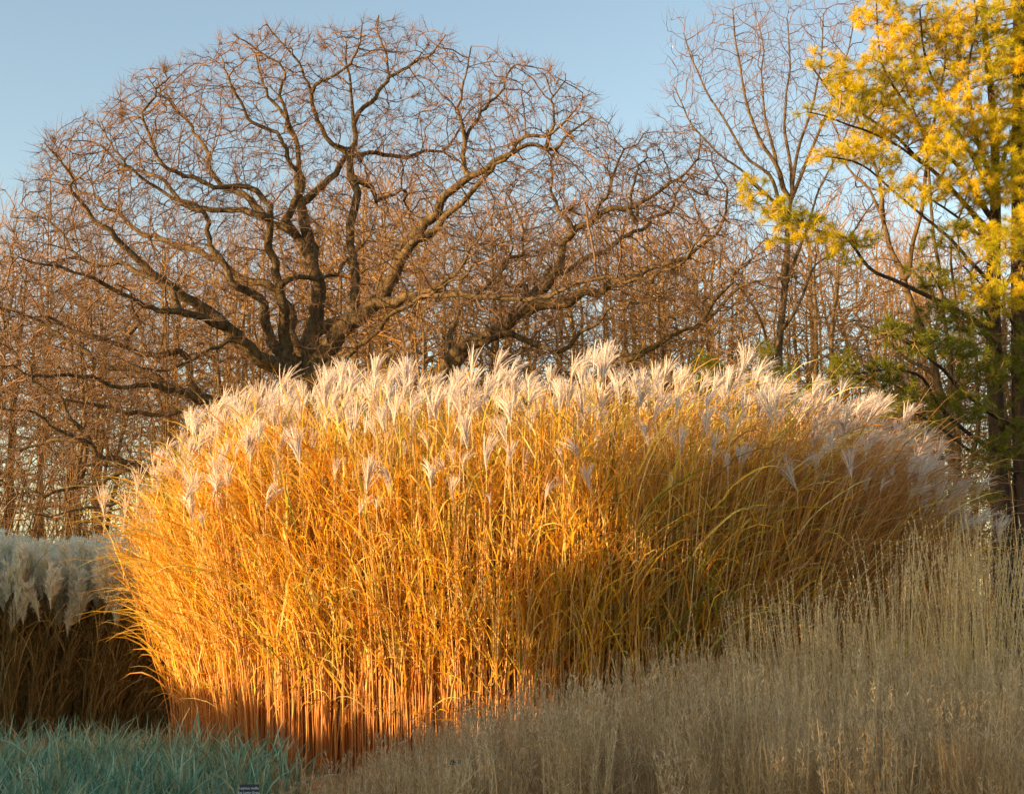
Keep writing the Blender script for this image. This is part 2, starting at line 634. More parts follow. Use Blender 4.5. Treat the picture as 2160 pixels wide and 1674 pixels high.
# ------------------------------------------------------------------ the two oaks, limb by limb
# each limb: (distance at its start, distance at its end, start width px, end width px, points)
OAK1 = [
    ('trunk', 30, 30, 130, 96, [(662, 1255), (655, 1100), (650, 950), (648, 860), (646, 805)]),
    ('limb', 30, 27, 58, 5, [(640, 810), (595, 780), (550, 762), (500, 720), (465, 685), (425, 645), (380, 615), (320, 575), (280, 540), (240, 500), (200, 470), (165, 430), (140, 380), (115, 340), (92, 300)]),
    ('limb', 28.6, 26, 24, 4, [(465, 685), (430, 672), (370, 660), (300, 635), (240, 605), (200, 585), (150, 570), (100, 560), (65, 535)]),
    ('limb', 28.2, 29, 15, 4, [(380, 615), (300, 580), (250, 560), (200, 565), (150, 530), (125, 505), (100, 470), (75, 450), (45, 430)]),
    ('limb', 30.3, 34, 36, 4, [(640, 780), (620, 700), (600, 640), (560, 600), (500, 570), (450, 545), (380, 520), (320, 500), (280, 480), (240, 450), (200, 420), (165, 395), (140, 360), (120, 320)]),
    ('limb', 30, 28.5, 40, 4, [(640, 800), (600, 745), (575, 700), (562, 650), (520, 620), (500, 600), (478, 565), (450, 540), (440, 480), (410, 440), (370, 415), (330, 385), (280, 370), (250, 350), (225, 300)]),
    ('limb', 30, 28, 42, 4, [(645, 800), (608, 755), (597, 680), (590, 600), (578, 540), (572, 480), (565, 430), (540, 400), (490, 390), (430, 385), (380, 370), (340, 345), (320, 310), (325, 260), (320, 215), (300, 165)]),
    ('limb', 28.8, 30.5, 20, 4, [(570, 458), (500, 452), (440, 448), (400, 435), (365, 400), (320, 370), (270, 345), (240, 310), (225, 260)]),
    ('trunk', 30, 30.5, 62, 34, [(648, 810), (658, 760), (665, 680), (663, 600), (652, 530), (638, 480), (630, 425)]),
    ('limb', 30.5, 32, 26, 5, [(630, 425), (648, 422), (685, 385), (725, 345), (780, 325), (830, 328), (890, 320), (935, 305), (970, 275)]),
    ('limb', 30.5, 31, 22, 4, [(630, 425), (635, 380), (625, 340), (615, 300), (605, 250), (580, 215), (560, 180), (545, 140), (525, 95)]),
    ('limb', 30.8, 30, 16, 4, [(613, 290), (607, 260), (600, 220), (595, 170), (575, 130), (545, 100), (505, 70)]),
    ('limb', 30.2, 33, 26, 4, [(650, 530), (620, 510), (600, 490), (575, 470), (550, 435), (520, 415), (480, 395), (455, 360), (435, 320), (410, 270), (370, 230), (335, 180)]),
    ('limb', 30, 29, 24, 4, [(597, 480), (612, 440), (625, 395), (640, 360), (620, 320), (575, 280), (525, 240), (495, 200), (480, 160), (450, 115)]),
    ('limb', 30, 30.5, 30, 20, [(735, 690), (752, 655), (747, 600), (745, 500), (750, 425), (750, 350), (742, 328)]),
    ('limb', 30.5, 29.5, 18, 4, [(742, 328), (700, 300), (665, 265), (655, 220), (650, 185), (615, 135), (595, 100), (565, 60)]),
    ('limb', 30.5, 31.5, 19, 4, [(742, 328), (740, 290), (750, 245), (780, 200), (810, 165), (820, 115), (812, 75), (820, 35)]),
    ('limb', 31.2, 32, 10, 4, [(806, 170), (860, 150), (900, 125), (928, 85)]),
    ('limb', 30, 28.8, 10, 4, [(655, 188), (700, 150), (745, 100), (765, 60)]),
    ('limb', 30.8, 30.2, 10, 4, [(748, 250), (740, 210), (745, 165), (740, 120), (735, 85)]),
    ('limb', 30, 28, 72, 6, [(650, 830), (690, 765), (718, 705), (760, 665), (800, 628), (825, 580), (850, 530), (900, 450), (950, 410), (1000, 370), (1050, 340), (1100, 325), (1160, 308), (1200, 282), (1245, 250)]),
    ('limb', 29.2, 27.5, 30, 6, [(835, 560), (870, 515), (925, 470), (975, 430), (1010, 390), (1040, 350), (1100, 300), (1150, 280), (1200, 240)]),
    ('limb', 28.6, 29.5, 16, 4, [(985, 378), (978, 325), (980, 280), (1000, 245), (1030, 215), (1060, 180), (1078, 130)]),
    ('limb', 28.9, 28.2, 11, 4, [(979, 290), (970, 210), (965, 185), (985, 140), (1000, 105)]),
    ('limb', 28.2, 28, 11, 4, [(1150, 310), (1165, 270), (1160, 220), (1180, 180), (1192, 150)]),
    ('limb', 29.5, 26.5, 32, 8, [(790, 640), (850, 632), (910, 622), (980, 620), (1040, 628), (1100, 640), (1160, 628), (1230, 600), (1300, 590)]),
    ('limb', 29, 27, 13, 4, [(870, 628), (910, 605), (950, 585), (985, 545), (1010, 510), (1028, 465)]),
    ('limb', 29.7, 27, 26, 7, [(660, 800), (730, 745), (780, 715), (830, 665), (880, 635), (930, 610), (985, 560)]),
    ('limb', 29.6, 28, 26, 6, [(600, 785), (540, 740), (480, 718), (440, 737), (400, 765), (355, 782), (310, 776)]),
    ('limb', 29.2, 31, 18, 5, [(585, 600), (620, 592), (670, 592), (715, 588), (722, 560), (740, 530), (770, 505)]),
    ('limb', 30.4, 31.5, 20, 5, [(745, 372), (780, 398), (790, 430), (830, 400), (860, 402), (870, 440)]),
    # low limbs sweeping to the left
    ('limb', 30.6, 29, 44, 5, [(640, 900), (560, 868), (500, 845), (430, 832), (398, 808), (393, 765), (385, 750), (340, 745), (300, 742), (255, 722), (200, 700), (150, 695), (110, 672), (60, 660)]),
    ('limb', 30, 29.5, 30, 5, [(430, 835), (370, 822), (330, 795), (285, 780), (230, 772), (180, 735), (120, 700), (60, 676), (0, 650), (-50, 610)]),
    ('limb', 29.5, 27, 26, 4, [(450, 845), (400, 832), (370, 812), (300, 810), (240, 812), (150, 800), (60, 790), (-10, 770)]),
    ('limb', 29.8, 28.5, 22, 4, [(470, 845), (430, 846), (385, 862), (330, 868), (285, 860), (240, 862), (180, 845), (100, 820), (40, 790)]),
    ('limb', 30.3, 26.5, 36, 4, [(640, 1010), (520, 1030), (400, 1010), (290, 1000), (240, 965), (200, 935), (130, 905), (60, 870), (-10, 855)]),
    ('limb', 27.6, 27, 16, 4, [(190, 932), (150, 880), (120, 830), (60, 790), (20, 740)]),
    ('limb', 27.6, 28, 14, 4, [(170, 925), (100, 935), (40, 950), (-30, 940)]),
    ('limb', 28, 27, 18, 4, [(330, 1005), (260, 1000), (180, 1030), (100, 1045), (30, 1030), (-30, 1010)]),
    ('limb', 28.5, 26.5, 12, 4, [(400, 1012), (300, 1050), (240, 1055), (180, 1075), (110, 1090), (40, 1080)]),
    ('limb', 29, 28, 16, 4, [(262, 716), (285, 690), (268, 650), (262, 610), (240, 600)]),
]
OAK2 = [
    ('trunk', 33, 33, 84, 70, [(905, 1240), (905, 1000), (912, 860), (925, 800)]),
    ('trunk', 33, 32, 50, 36, [(925, 800), (950, 745), (1000, 712), (1055, 685), (1110, 650)]),
    ('limb', 32, 30.5, 36, 4, [(1110, 650), (1150, 605), (1172, 568), (1190, 520), (1210, 485), (1250, 465), (1300, 440), (1380, 410), (1440, 370), (1470, 330), (1482, 285)]),
    ('limb', 31.3, 31.5, 16, 4, [(1210, 485), (1185, 440), (1165, 400), (1160, 360), (1150, 320)]),
    ('limb', 31.1, 32, 14, 4, [(1250, 465), (1270, 430), (1300, 360), (1330, 310), (1362, 280)]),
    ('limb', 31.7, 34, 26, 4, [(1140, 615), (1180, 570), (1240, 545), (1280, 522), (1330, 490), (1380, 470), (1430, 420), (1462, 350)]),
    ('limb', 32, 29, 42, 5, [(1100, 655), (1150, 636), (1200, 625), (1250, 620), (1300, 600), (1370, 570), (1430, 540), (1480, 510), (1530, 450), (1545, 400)]),
    ('limb', 30.6, 28, 14, 4, [(1290, 602), (1350, 590), (1420, 572), (1460, 530), (1520, 470)]),
    ('limb', 33, 30, 30, 5, [(930, 790), (1000, 727), (1080, 712), (1150, 737), (1200, 722), (1230, 690), (1300, 650), (1370, 640), (1430, 610)]),
    ('limb', 33, 29, 44, 6, [(918, 880), (1000, 870), (1120, 850), (1230, 815), (1290, 785), (1330, 755), (1390, 722), (1440, 697), (1500, 660), (1570, 612), (1620, 600), (1690, 588)]),
    ('limb', 30.2, 29, 14, 4, [(1480, 672), (1540, 600), (1545, 570), (1590, 540), (1620, 500)]),
    ('limb', 31, 33, 10, 4, [(1340, 480), (1350, 430), (1335, 400), (1345, 350), (1370, 320)]),
    ('limb', 33, 34, 22, 4, [(950, 750), (945, 690), (975, 640), (1010, 600), (1060, 560), (1100, 520), (1110, 470), (1090, 420)]),
    ('limb', 32.5, 34, 16, 4, [(1110, 648), (1090, 600), (1060, 575), (1075, 520), (1060, 470)]),
]
OAK1_POLY = [(-140, 1100), (-140, 600), (0, 560), (35, 430), (90, 285), (140, 262), (215, 215), (262, 160), (340, 128), (425, 108), (490, 60), (600, 42), (700, 55), (805, 22), (870, 45), (940, 68),
             (958, 112), (1080, 108), (1190, 140), (1242, 195), (1292, 258), (1330, 420), (1330, 620), (1000, 700), (760, 760), (640, 780), (420, 1000), (320, 1110)]
OAK2_POLY = [(900, 800), (1020, 420), (1140, 300), (1290, 265), (1400, 255), (1500, 260), (1560, 380), (1600, 470), (1720, 560), (1700, 640), (1400, 760), (1100, 800)]


def limb_pts(spec):
    kind, Y0, Y1, w0, w1, pts = spec
    n = len(pts)
    seg = np.array([0] + [math.dist(pts[i], pts[i + 1]) for i in range(n - 1)])
    s = np.cumsum(seg) / seg.sum()
    out = []
    for i, (x, y) in enumerate(pts):
        Y = Y0 + (Y1 - Y0) * s[i]
        w = (w0 + (w1 * 0.7 - w0) * s[i] ** 0.5) * 0.92
        p = at(x, y, Y)
        out.append([p[0], p[1], p[2], w / FPX * Y / 2])
    return np.array(out)


def build_oak(specs, poly, rng, name, label, per_m, group=None, root_xy=None, limb_r=1.0, hub=(650, 800, 30), tip=0.0062):
    t = Tree()
    limbs = []
    for k, sp in enumerate(specs):
        q = limb_pts(sp)
        if k == 0:
            q[0, 2] = -0.15
            q = smooth_line(q, 0.25, 0.01, rng)
            n = len(q)
            q[:, 3] *= 1 + 0.5 * np.exp(-np.arange(n) / 3.0)
            t.line(q, k)
        else:
            q = kinked_line(q, 0.17, 0.085, rng)
            t.line(q, k, attach=True)
        if k:
            limbs.append(q)
    # attractors round the outer part of every limb, kept within the crown
    A = []
    for q in limbs:
        n = len(q)
        w = np.linspace(0, 1, n) ** 0.7
        for i in range(int(n * 0.12), n):
            m = rng.poisson(per_m * 0.17 * (0.2 + w[i] + 1.1 * (i > n * 0.8)))
            if m:
                sp = 0.45 + 0.5 * w[i]
                A.append(q[i, :3] + rng.normal(0, sp, (m, 3)) + np.array([0, 0, 0.18]))
    A = np.vstack(A)
    px, py = project(A)
    jx, jy = rng.normal(0, 11, len(A)), rng.normal(0, 11, len(A)) - 14
    A = A[poly_mask(px + jx, py + jy, poly)]
    A = A[A[:, 2] > 1.2]
    nz = np.sin(A[:, 0] * 2.3 + 1.0) * np.sin(A[:, 1] * 2.1) * np.sin(A[:, 2] * 2.6 + 2.0)
    A = A[rng.random(len(A)) < np.clip(0.62 + 1.3 * nz, 0.12, 1)]
    hb = at(*hub)
    t.grow(A, 0.13, 1.1, 0.16, rng, iters=70, jit=0.13, up=0.05, hub=(*hb, 1, 1, 1), out=0.42)
    t.finish(tip=tip, power=2.25, rcap=0.07)
    runs = t.chains()
    root = empty(name, tuple(t.P[0] + np.array([0, 0, 0.15])) if root_xy is None else root_xy)
    tag(root, label, 'tree', group)
    off = np.array(root.location)

    def part(pname, geo, mat):
        me = geo.mesh(pname, mat, True)
        o = link(pname, me, root)
        o.location = -Vector(off)
        return o
    trunk = [r for r in runs if r[1] >= 0 and specs[r[1]][0] == 'trunk']
    part('trunk', chains_geo(run_arrays(t, trunk), 12), M['oak'])
    for k, sp in enumerate(specs):
        if sp[0] == 'limb':
            rr = [r for r in runs if r[1] == k]
            arr = run_arrays(t, rr)
            if arr:
                part('limb', chains_geo(arr, 9), M['oak'])
    fine = [r for r in runs if r[1] < 0]
    g = chains_geo(run_arrays(t, fine), 5)
    P, Rr, _ = add_twigs(t, rng, 8, (0.14, 0.40), 0.0044, 0.22, 0.6, 0.015, spread=0.55)
    # only the thin ends carry end twigs
    g.tubes(P, Rr, 3)
    part('twigs', g, M['oak_twig'])
    print(name, 'attr', len(A), 'nodes', len(t.P), 'twigs', len(P))
    return root


build_oak(OAK1, OAK1_POLY, np.random.default_rng(11), 'oak_tree', 'huge spreading bare oak with thick crooked limbs behind the golden grass', 92)
build_oak(OAK2, OAK2_POLY, np.random.default_rng(12), 'oak_tree', 'leaning bare oak right of the huge oak, dark limbs sweeping right over the plumes', 92, hub=(960, 780, 32.5))


# ------------------------------------------------------------------ bare trees in front of the wood, right side
def build_bare(specs, poly, rng, name, label, per_m, step=0.2, up=0.35, mat=None, tmat=None, twig=(0.25, 0.6), tip=0.006, spread=0.5, extra=None, jit=0.2, group=None):
    t = Tree()
    for k, sp in enumerate(specs):
        q = limb_pts(sp)
        if k == 0:
            q[0, 2] = -0.15
        q[1:, 3] *= 0.78
        q = smooth_line(q, step * 1.1, 0.05, rng)
        t.line(q, k, attach=None if k == 0 else True)
    A = []
    for k, sp in enumerate(specs):
        if sp[0] == 'bole':
            continue
        q = smooth_line(limb_pts(sp), step, 0, rng)
        n = len(q)
        for i in range(int(n * 0.15), n):
            m = rng.poisson(per_m * step)
            if m:
                A.append(q[i, :3] + rng.normal(0, spread, (m, 3)) + np.array([0, 0, 0.3]))
    A = np.vstack(A)
    px, py = project(A)
    A = A[poly_mask(px, py, poly)]
    if extra is not None:
        A = np.vstack([A, extra])
    t.grow(A, step * 0.8, 1.6, 0.22, rng, iters=80, jit=jit, up=up)
    t.finish(tip=tip, power=2.2, rcap=0.05)
    runs = t.chains()
    root = empty(name, tuple(t.P[0] + np.array([0, 0, 0.15])))
    tag(root, label, 'tree', group)
    off = Vector(root.location)
    o = link('trunk', chains_geo(run_arrays(t, [r for r in runs if r[1] >= 0]), 9).mesh('trunk', mat or M['wood'], True), root)
    o.location = -off
    g = chains_geo(run_arrays(t, [r for r in runs if r[1] < 0]), 4)
    P, Rr, _ = add_twigs(t, rng, 3, twig, 0.004, up, 0.3, 0.012, spread=0.45)
    g.tubes(P, Rr, 3)
    o = link('crown', g.mesh('crown', tmat or M['oak_twig'], True), root)
    o.location = -off
    return root, t


BARE1 = [
    ('bole', 34, 34, 34, 22, [(1640, 1240), (1635, 1000), (1638, 850), (1645, 760), (1650, 680), (1655, 600)]),
    ('limb', 34, 34, 18, 4, [(1655, 600), (1660, 500), (1668, 400), (1690, 300), (1720, 200), (1735, 120), (1740, 30)]),
    ('limb', 34, 33, 15, 4, [(1660, 420), (1640, 350), (1600, 290), (1570, 200), (1560, 120), (1548, 20)]),
    ('limb', 34, 35, 13, 4, [(1652, 470), (1620, 370), (1570, 330), (1530, 260), (1480, 180), (1440, 70)]),
    ('limb', 34, 35, 13, 4, [(1668, 400), (1665, 330), (1655, 230), (1668, 150), (1660, 40)]),
    ('limb', 34, 33, 12, 4, [(1665, 430), (1700, 350), (1720, 300), (1760, 200), (1790, 100), (1800, 20)]),
    ('limb', 34, 32, 11, 4, [(1655, 600), (1700, 480), (1730, 400), (1770, 320), (1800, 240)]),
    ('limb', 34, 35, 10, 4, [(1650, 450), (1590, 380), (1520, 330), (1460, 260), (1420, 180)]),
    ('limb', 34, 33, 12, 4, [(1648, 700), (1690, 640), (1720, 560), (1780, 520), (1840, 430)]),
    ('limb', 34, 33, 12, 4, [(1640, 780), (1600, 680), (1560, 600), (1520, 560)]),
    ('limb', 34, 35.5, 9, 4, [(1640, 350), (1618, 270), (1605, 180), (1610, 100), (1600, 50)]),
]
B1_POLY = [(1400, 40), (1850, -20), (1880, 300), (1880, 560), (1700, 620), (1500, 620), (1400, 300)]
build_bare(BARE1, B1_POLY, np.random.default_rng(21), 'bare_tree', 'slender bare tree fanning upward between the oaks and the yellow pine', 80, up=0.5, mat=M['oak'], spread=0.42, jit=0.12)
BARE2 = [
    ('bole', 26, 26, 34, 26, [(2035, 1250), (2020, 1050), (1998, 900), (1972, 780), (1935, 665), (1905, 590)]),
    ('limb', 26, 27, 22, 4, [(1905, 590), (1880, 530), (1858, 450), (1830, 400), (1790, 350), (1760, 260)]),
    ('limb', 26, 25, 18, 4, [(1910, 600), (1930, 500), (1945, 420), (1960, 300), (1980, 200), (1990, 90), (1985, -20)]),
    ('limb', 26, 27, 15, 4, [(1860, 460), (1855, 380), (1830, 300), (1800, 230), (1790, 150)]),
    ('limb', 26, 24.5, 20, 5, [(1998, 905), (2005, 780), (1985, 620), (1965, 475), (1953, 360), (1945, 300), (1925, 230), (1900, 130)]),
    ('limb', 26, 25, 16, 4, [(2020, 1050), (2060, 900), (2050, 760), (2020, 640), (2010, 520), (2040, 400), (2070, 280)]),
    ('limb', 26, 27, 14, 4, [(1972, 780), (1920, 760), (1860, 700), (1800, 680), (1730, 640)]),
    ('limb', 26, 25, 12, 4, [(1990, 870), (1940, 840), (1880, 800), (1820, 790)]),
]
B2_POLY = [(1700, 200), (1850, 60), (2250, -60), (2250, 1100), (1900, 900), (1700, 760)]
build_bare(BARE2, B2_POLY, np.random.default_rng(22), 'bare_tree', 'leaning many stemmed bare tree tangled among the yellow pine branches', 40, up=0.15, jit=0.3, mat=M['oak'])


# ------------------------------------------------------------------ pines
def tufts_geo(pts, dirs, rng, n=44, L=(0.085, 0.13), w=0.0016, g=None):
    """bundles of long needles radiating from twig ends"""
    g = g or Geo()
    N = len(pts)
    K = 3
    ax = rng.uniform(-0.09, 0.02, (N, n, 1))
    p0 = pts[:, None] + dirs[:, None] * ax
    d = norm(dirs[:, None] * rng.uniform(0.15, 1.3, (N, n, 1)) + norm(rng.normal(0, 1, (N, n, 3))) * 0.9)
    Ln = rng.uniform(L[0], L[1], (N, n, 1))
    p0 = p0.reshape(-1, 3)
    d = d.reshape(-1, 3)
    Ln = Ln.reshape(-1, 1)
    p1 = p0 + d * Ln * 0.55
    p2 = p0 + norm(d + np.array([0, 0, -0.12])) * Ln
    P = np.stack([p0, p1, p2], 1)
    S = norm(np.cross(d, rng.normal(0, 1, d.shape)))[:, None].repeat(K, 1)
    Wd = np.repeat(np.array([[1, 1, 0.3]]), len(P), 0) * w
    g.ribbons(P, Wd, S)
    return g


def build_pine(specs, clusters, rng, name, label, mat, tuft_step, needle_n=44, group=None, tuft_w=0.0016, dark_fn=None):
    t = Tree()
    for k, sp in enumerate(specs):
        q = limb_pts(sp)
        if k == 0:
            q[0, 2] = -0.15
        q = smooth_line(q, 0.2, 0.035 if k else 0.015, rng)
        t.line(q, k, attach=None if k == 0 else True)
    A = []
    for (px, py, Y, rx, rz, ry, n) in clusters:
        c = at(px, py, Y)
        A.append(ball_points(rng, n, c, (rx, ry, rz)))
    A = np.vstack(A)
    t.grow(A, 0.13, 1.4, 0.13, rng, iters=90, jit=0.25, up=0.1, first_infl=3.0)
    t.finish(tip=0.006, power=2.2, rcap=0.05)
    runs = t.chains()
    root = empty(name, tuple(t.P[0] + np.array([0, 0, 0.15])))
    tag(root, label, 'tree', group)
    off = Vector(root.location)
    tr = [r for r in runs if r[1] >= 0 and specs[r[1]][0] == 'bole']
    o = link('trunk', chains_geo(run_arrays(t, tr), 12).mesh('trunk', M['pine_bark'], True), root)
    o.location = -off
    for k, sp in enumerate(specs):
        if sp[0] == 'limb':
            arr = run_arrays(t, [r for r in runs if r[1] == k])
            o = link('branch', chains_geo(arr, 7).mesh('branch', M['pine_bark'], True), root)
            o.location = -off
    g = chains_geo(run_arrays(t, [r for r in runs if r[1] < 0]), 4)
    o = link('twigs', g.mesh('twigs', M['wood'], True), root)
    o.location = -off
    # needle tufts
    n = len(t.P)
    d = np.zeros((n, 3))
    ok = t.parA >= 0
    d[ok] = norm(t.P[ok] - t.P[t.parA[ok]])
    tips = np.where(t.nch == 0)[0]
    more = np.where((t.nch > 0) & (t.r < 0.014) & (rng.random(n) < tuft_step) & (np.array(t.tagv) < 0))[0]
    idx = np.concatenate([tips, tips, more])
    dd = norm(d[idx] + rng.normal(0, 0.55, (len(idx), 3)) + np.array([0, 0, 0.25]))
    pts = t.P[idx] + dd * rng.uniform(0.0, 0.10, (len(idx), 1))
    g = tufts_geo(pts, dd, rng, needle_n, w=tuft_w)
    o = link('needles', g.mesh('needles', mat), root)
    o.location = -off
    print(name, 'nodes', n, 'tufts', len(idx))
    return root


PINE1 = [
    ('bole', 25.5, 25.5, 66, 14, [(2122, 1275), (2112, 1100), (2104, 950), (2098, 800), (2096, 625), (2100, 450), (2098, 300), (2085, 150), (2075, 0), (2070, -140)]),
    ('limb', 25.5, 23, 14.4, 4, [(2096, 700), (2040, 668), (1990, 640), (1900, 600), (1830, 560), (1780, 500), (1720, 488), (1640, 430), (1575, 375)]),
    ('limb', 25.5, 24, 16, 4, [(2098, 560), (2040, 440), (1980, 370), (1900, 300), (1830, 250), (1760, 210), (1700, 130)]),
    ('limb', 25.5, 24.5, 12.8, 4, [(2098, 470), (2020, 350), (1960, 290), (1880, 180), (1850, 90), (1845, 0)]),
    ('limb', 25.5, 24.5, 12.8, 4, [(2100, 420), (2050, 330), (1990, 220), (1950, 120), (1940, 20)]),
    ('limb', 25.5, 23.5, 11.2, 4, [(2096, 600), (2000, 500), (1900, 420), (1820, 350), (1740, 330)]),
    ('limb', 25.5, 23.5, 10.4, 4, [(2098, 500), (1990, 380), (1880, 300), (1780, 260), (1700, 240)]),
    ('limb', 25.5, 26.5, 11.2, 4, [(2098, 400), (2130, 300), (2160, 200), (2190, 100), (2200, 0)]),
    ('limb', 25.5, 24, 11.2, 4, [(2098, 380), (2060, 280), (2040, 160), (2060, 60), (2050, -40)]),
    ('limb', 25.5, 23, 12, 4, [(2096, 640), (2150, 560), (2200, 480), (2260, 420)]),
    ('limb', 25.5, 23.5, 9.6, 4, [(2096, 690), (2060, 620), (2050, 560), (2120, 520)]),
    ('limb', 25.5, 23.5, 9.6, 4, [(2098, 740), (2070, 680), (2085, 610), (2110, 560)]),
    ('limb', 25.5, 24, 9.6, 4, [(2096, 520), (2010, 450), (1960, 420), (1920, 390)]),
]
# (px, py, distance, rx, rz, ry, attractors)
CL1 = []
rc = np.random.default_rng(31)
for (px, py, Y, rx, rz, n) in [
    (1590, 405, 20.6, .30, .25, 14), (1640, 450, 20.8, .45, .3, 26), (1700, 480, 21, .5, .3, 34), (1760, 510, 21, .4, .3, 24), (1790, 545, 21.2, .2, .15, 8), (1830, 505, 21.2, .25, .15, 8), (1575, 380, 20.4, .14, .2, 8), (1640, 510, 20.8, .3, .1, 8),
    (1720, 130, 21.4, .25, .2, 18), (1770, 160, 21.5, .4, .4, 45), (1820, 210, 21.6, .5, .4, 50), (1790, 200, 21.3, .4, .3, 28), (1705, 240, 21, .2, .12, 8), (1750, 240, 21.1, .35, .15, 16),
    (1730, 330, 21, .2, .12, 8), (1790, 325, 21.1, .5, .2, 26), (1860, 340, 21.4, .5, .25, 28), (1860, 20, 22, .5, .5, 55), (1890, 90, 22, .5, .5, 60), (1850, 130, 22, .4, .4, 34), (1820, 40, 22, .2, .2, 8),
    (1920, 170, 22, .6, .5, 60), (1900, 260, 21.8, .6, .4, 45), (1960, 40, 22.2, .5, .5, 40), (2040, 60, 22, .7, .6, 60), (2120, 40, 22.5, .6, .6, 55), (2110, 140, 22, .6, .5, 55), (2020, 190, 22, .6, .5, 50),
    (1970, 310, 21.8, .6, .4, 40), (2060, 270, 22, .6, .5, 45), (2150, 240, 22.5, .6, .6, 45), (1980, 250, 21.5, .4, .3, 30), (1990, 320, 21.2, .35, .3, 34), (2040, 390, 21.8, .6, .4, 34), (2130, 380, 22, .5, .5, 34),
    (1910, 390, 21.4, .5, .2, 20), (1950, 410, 21.3, .4, .25, 24), (2110, 520, 21, .4, .4, 34), (2060, 490, 21.5, .4, .3, 20), (2060, 610, 21.2, .35, .25, 18), (2100, 600, 21, .25, .2, 12), (2150, 620, 22, .4, .4, 18),
    (2170, 480, 21.6, .5, .5, 30), (2090, 310, 22.4, .9, .9, 40), (2000, 100, 23, .9, .7, 40), (2200, 100, 23, .8, 1.0, 60), (1880, 200, 22.8, .6, .5, 24), (1840, 290, 22, .6, .3, 24)]:
    CL1.append((px, py, Y + 2.5, rx * 0.92, rz * 0.92, max(rx, .35), int(n * 3.0)))
build_pine(PINE1, CL1, rc, 'pine_tree', 'tall pine at the right edge with yellow sunlit needle tufts on a dark trunk', M['needle'], 0.95, 54, tuft_w=0.0024)
PINE2 = [
    ('bole', 25.5, 25.5, 60, 40, [(2170, 1255), (2160, 1000), (2153, 800), (2150, 600), (2148, 300), (2150, 60), (2150, -140)]),
    ('limb', 25.5, 22, 17, 4, [(2155, 900), (2080, 870), (2010, 800), (1960, 752), (1900, 720), (1865, 700)]),
    ('limb', 25.5, 22, 17, 4, [(2156, 960), (2060, 930), (1990, 860), (1930, 790), (1860, 780), (1770, 790)]),
    ('limb', 25.5, 23.5, 12, 4, [(2153, 820), (2080, 700), (2010, 660), (1950, 560)]),
    ('limb', 25.5, 23, 12, 4, [(2158, 1000), (2060, 960), (1980, 900), (1900, 860)]),
    ('limb', 25.5, 24, 10, 4, [(2150, 700), (2090, 620), (2030, 560)]),
]
CL2 = []
rc2 = np.random.default_rng(32)
for (px, py, Y, rx, rz, n) in [
    (1880, 700, 22.1, .28, .2, 18), (1930, 715, 22.3, .4, .2, 28), (1980, 730, 22.6, .4, .2, 24), (2030, 740, 23, .35, .2, 16), (1780, 780, 22, .3, .25, 22), (1850, 790, 22.3, .4, .22, 22), (1890, 830, 22.5, .4, .35, 30), (1860, 860, 22.8, .35, .3, 18),
    (1980, 600, 23.6, .35, .3, 16), (2000, 660, 23.6, .5, .3, 28), (2050, 690, 23.8, .4, .25, 18), (1940, 570, 23.6, .3, .15, 10), (2030, 850, 23.5, .6, .3, 20), (2080, 780, 24, .5, .4, 20), (1960, 900, 23.3, .4, .2, 12),
    (2150, 760, 24.5, .6, .6, 28), (2090, 960, 24.3, .4, .35, 12), (2020, 480, 23.8, .3, .2, 10), (1970, 500, 24, .3, .2, 8), (2060, 1050, 24, .4, .2, 8), (2170, 900, 24.5, .5, .6, 20)]:
    CL2.append((px, py, Y, rx, rz, max(rx, .35), int(n * 3.0)))
build_pine(PINE2, CL2, rc2, 'pine_tree', 'darker green pine behind the yellow pine, low shaded branches reaching left above the plumes', M['needle_dark'], 0.7, 54, tuft_w=0.0024)


def small_pine(px, py_top, Y, rng, label, n=60):
    """young pine whose top shows over the plumes"""
    top = at(px, py_top, Y)
    h = top[2]
    base = np.array([top[0], top[1], 0.0])
    root = empty('young_pine', tuple(base))
    tag(root, label, 'tree', 'young pines behind the plumes')
    q = np.stack([np.linspace(0, 0, 12), np.linspace(0, 0, 12), np.linspace(-0.1, h, 12)], -1)
    chains = [(q, np.linspace(0.06, 0.01, 12))]
    pts, dirs = [], []
    bch = []
    for k in range(n):
        z = h * rng.uniform(0.25, 1.0)
        L = 0.18 + (h - z) * 0.38
        a = rng.uniform(0, 2 * math.pi)
        d = np.array([math.cos(a), math.sin(a), 0.5])
        m = 5
        b = np.array([0, 0, z]) + d * np.linspace(0, L, m)[:, None]
        bch.append((b, np.linspace(0.012, 0.004, m)))
        for s in np.linspace(0.3, 1, 4 + int(L * 5)):
            for _ in range(2):
                pts.append(np.array([0, 0, z]) + d * L * s + rng.normal(0, 0.07, 3))
                dirs.append(norm(d + rng.normal(0, 0.5, 3)))
    link('trunk', chains_geo(chains, 7).mesh('trunk', M['pine_bark'], True), root)
    link('branches', chains_geo(bch, 4).mesh('branches', M['pine_bark'], True), root)
    link('needles', tufts_geo(np.array(pts), np.array(dirs), rng, 34).mesh('needles', M['needle_dark']), root)


small_pine(1622, 735, 27, np.random.default_rng(41), 'young dark green pine poking up over the plumes below the slender bare tree')
small_pine(1495, 752, 28, np.random.default_rng(42), 'small young pine barely showing over the plumes left of the taller young pine')


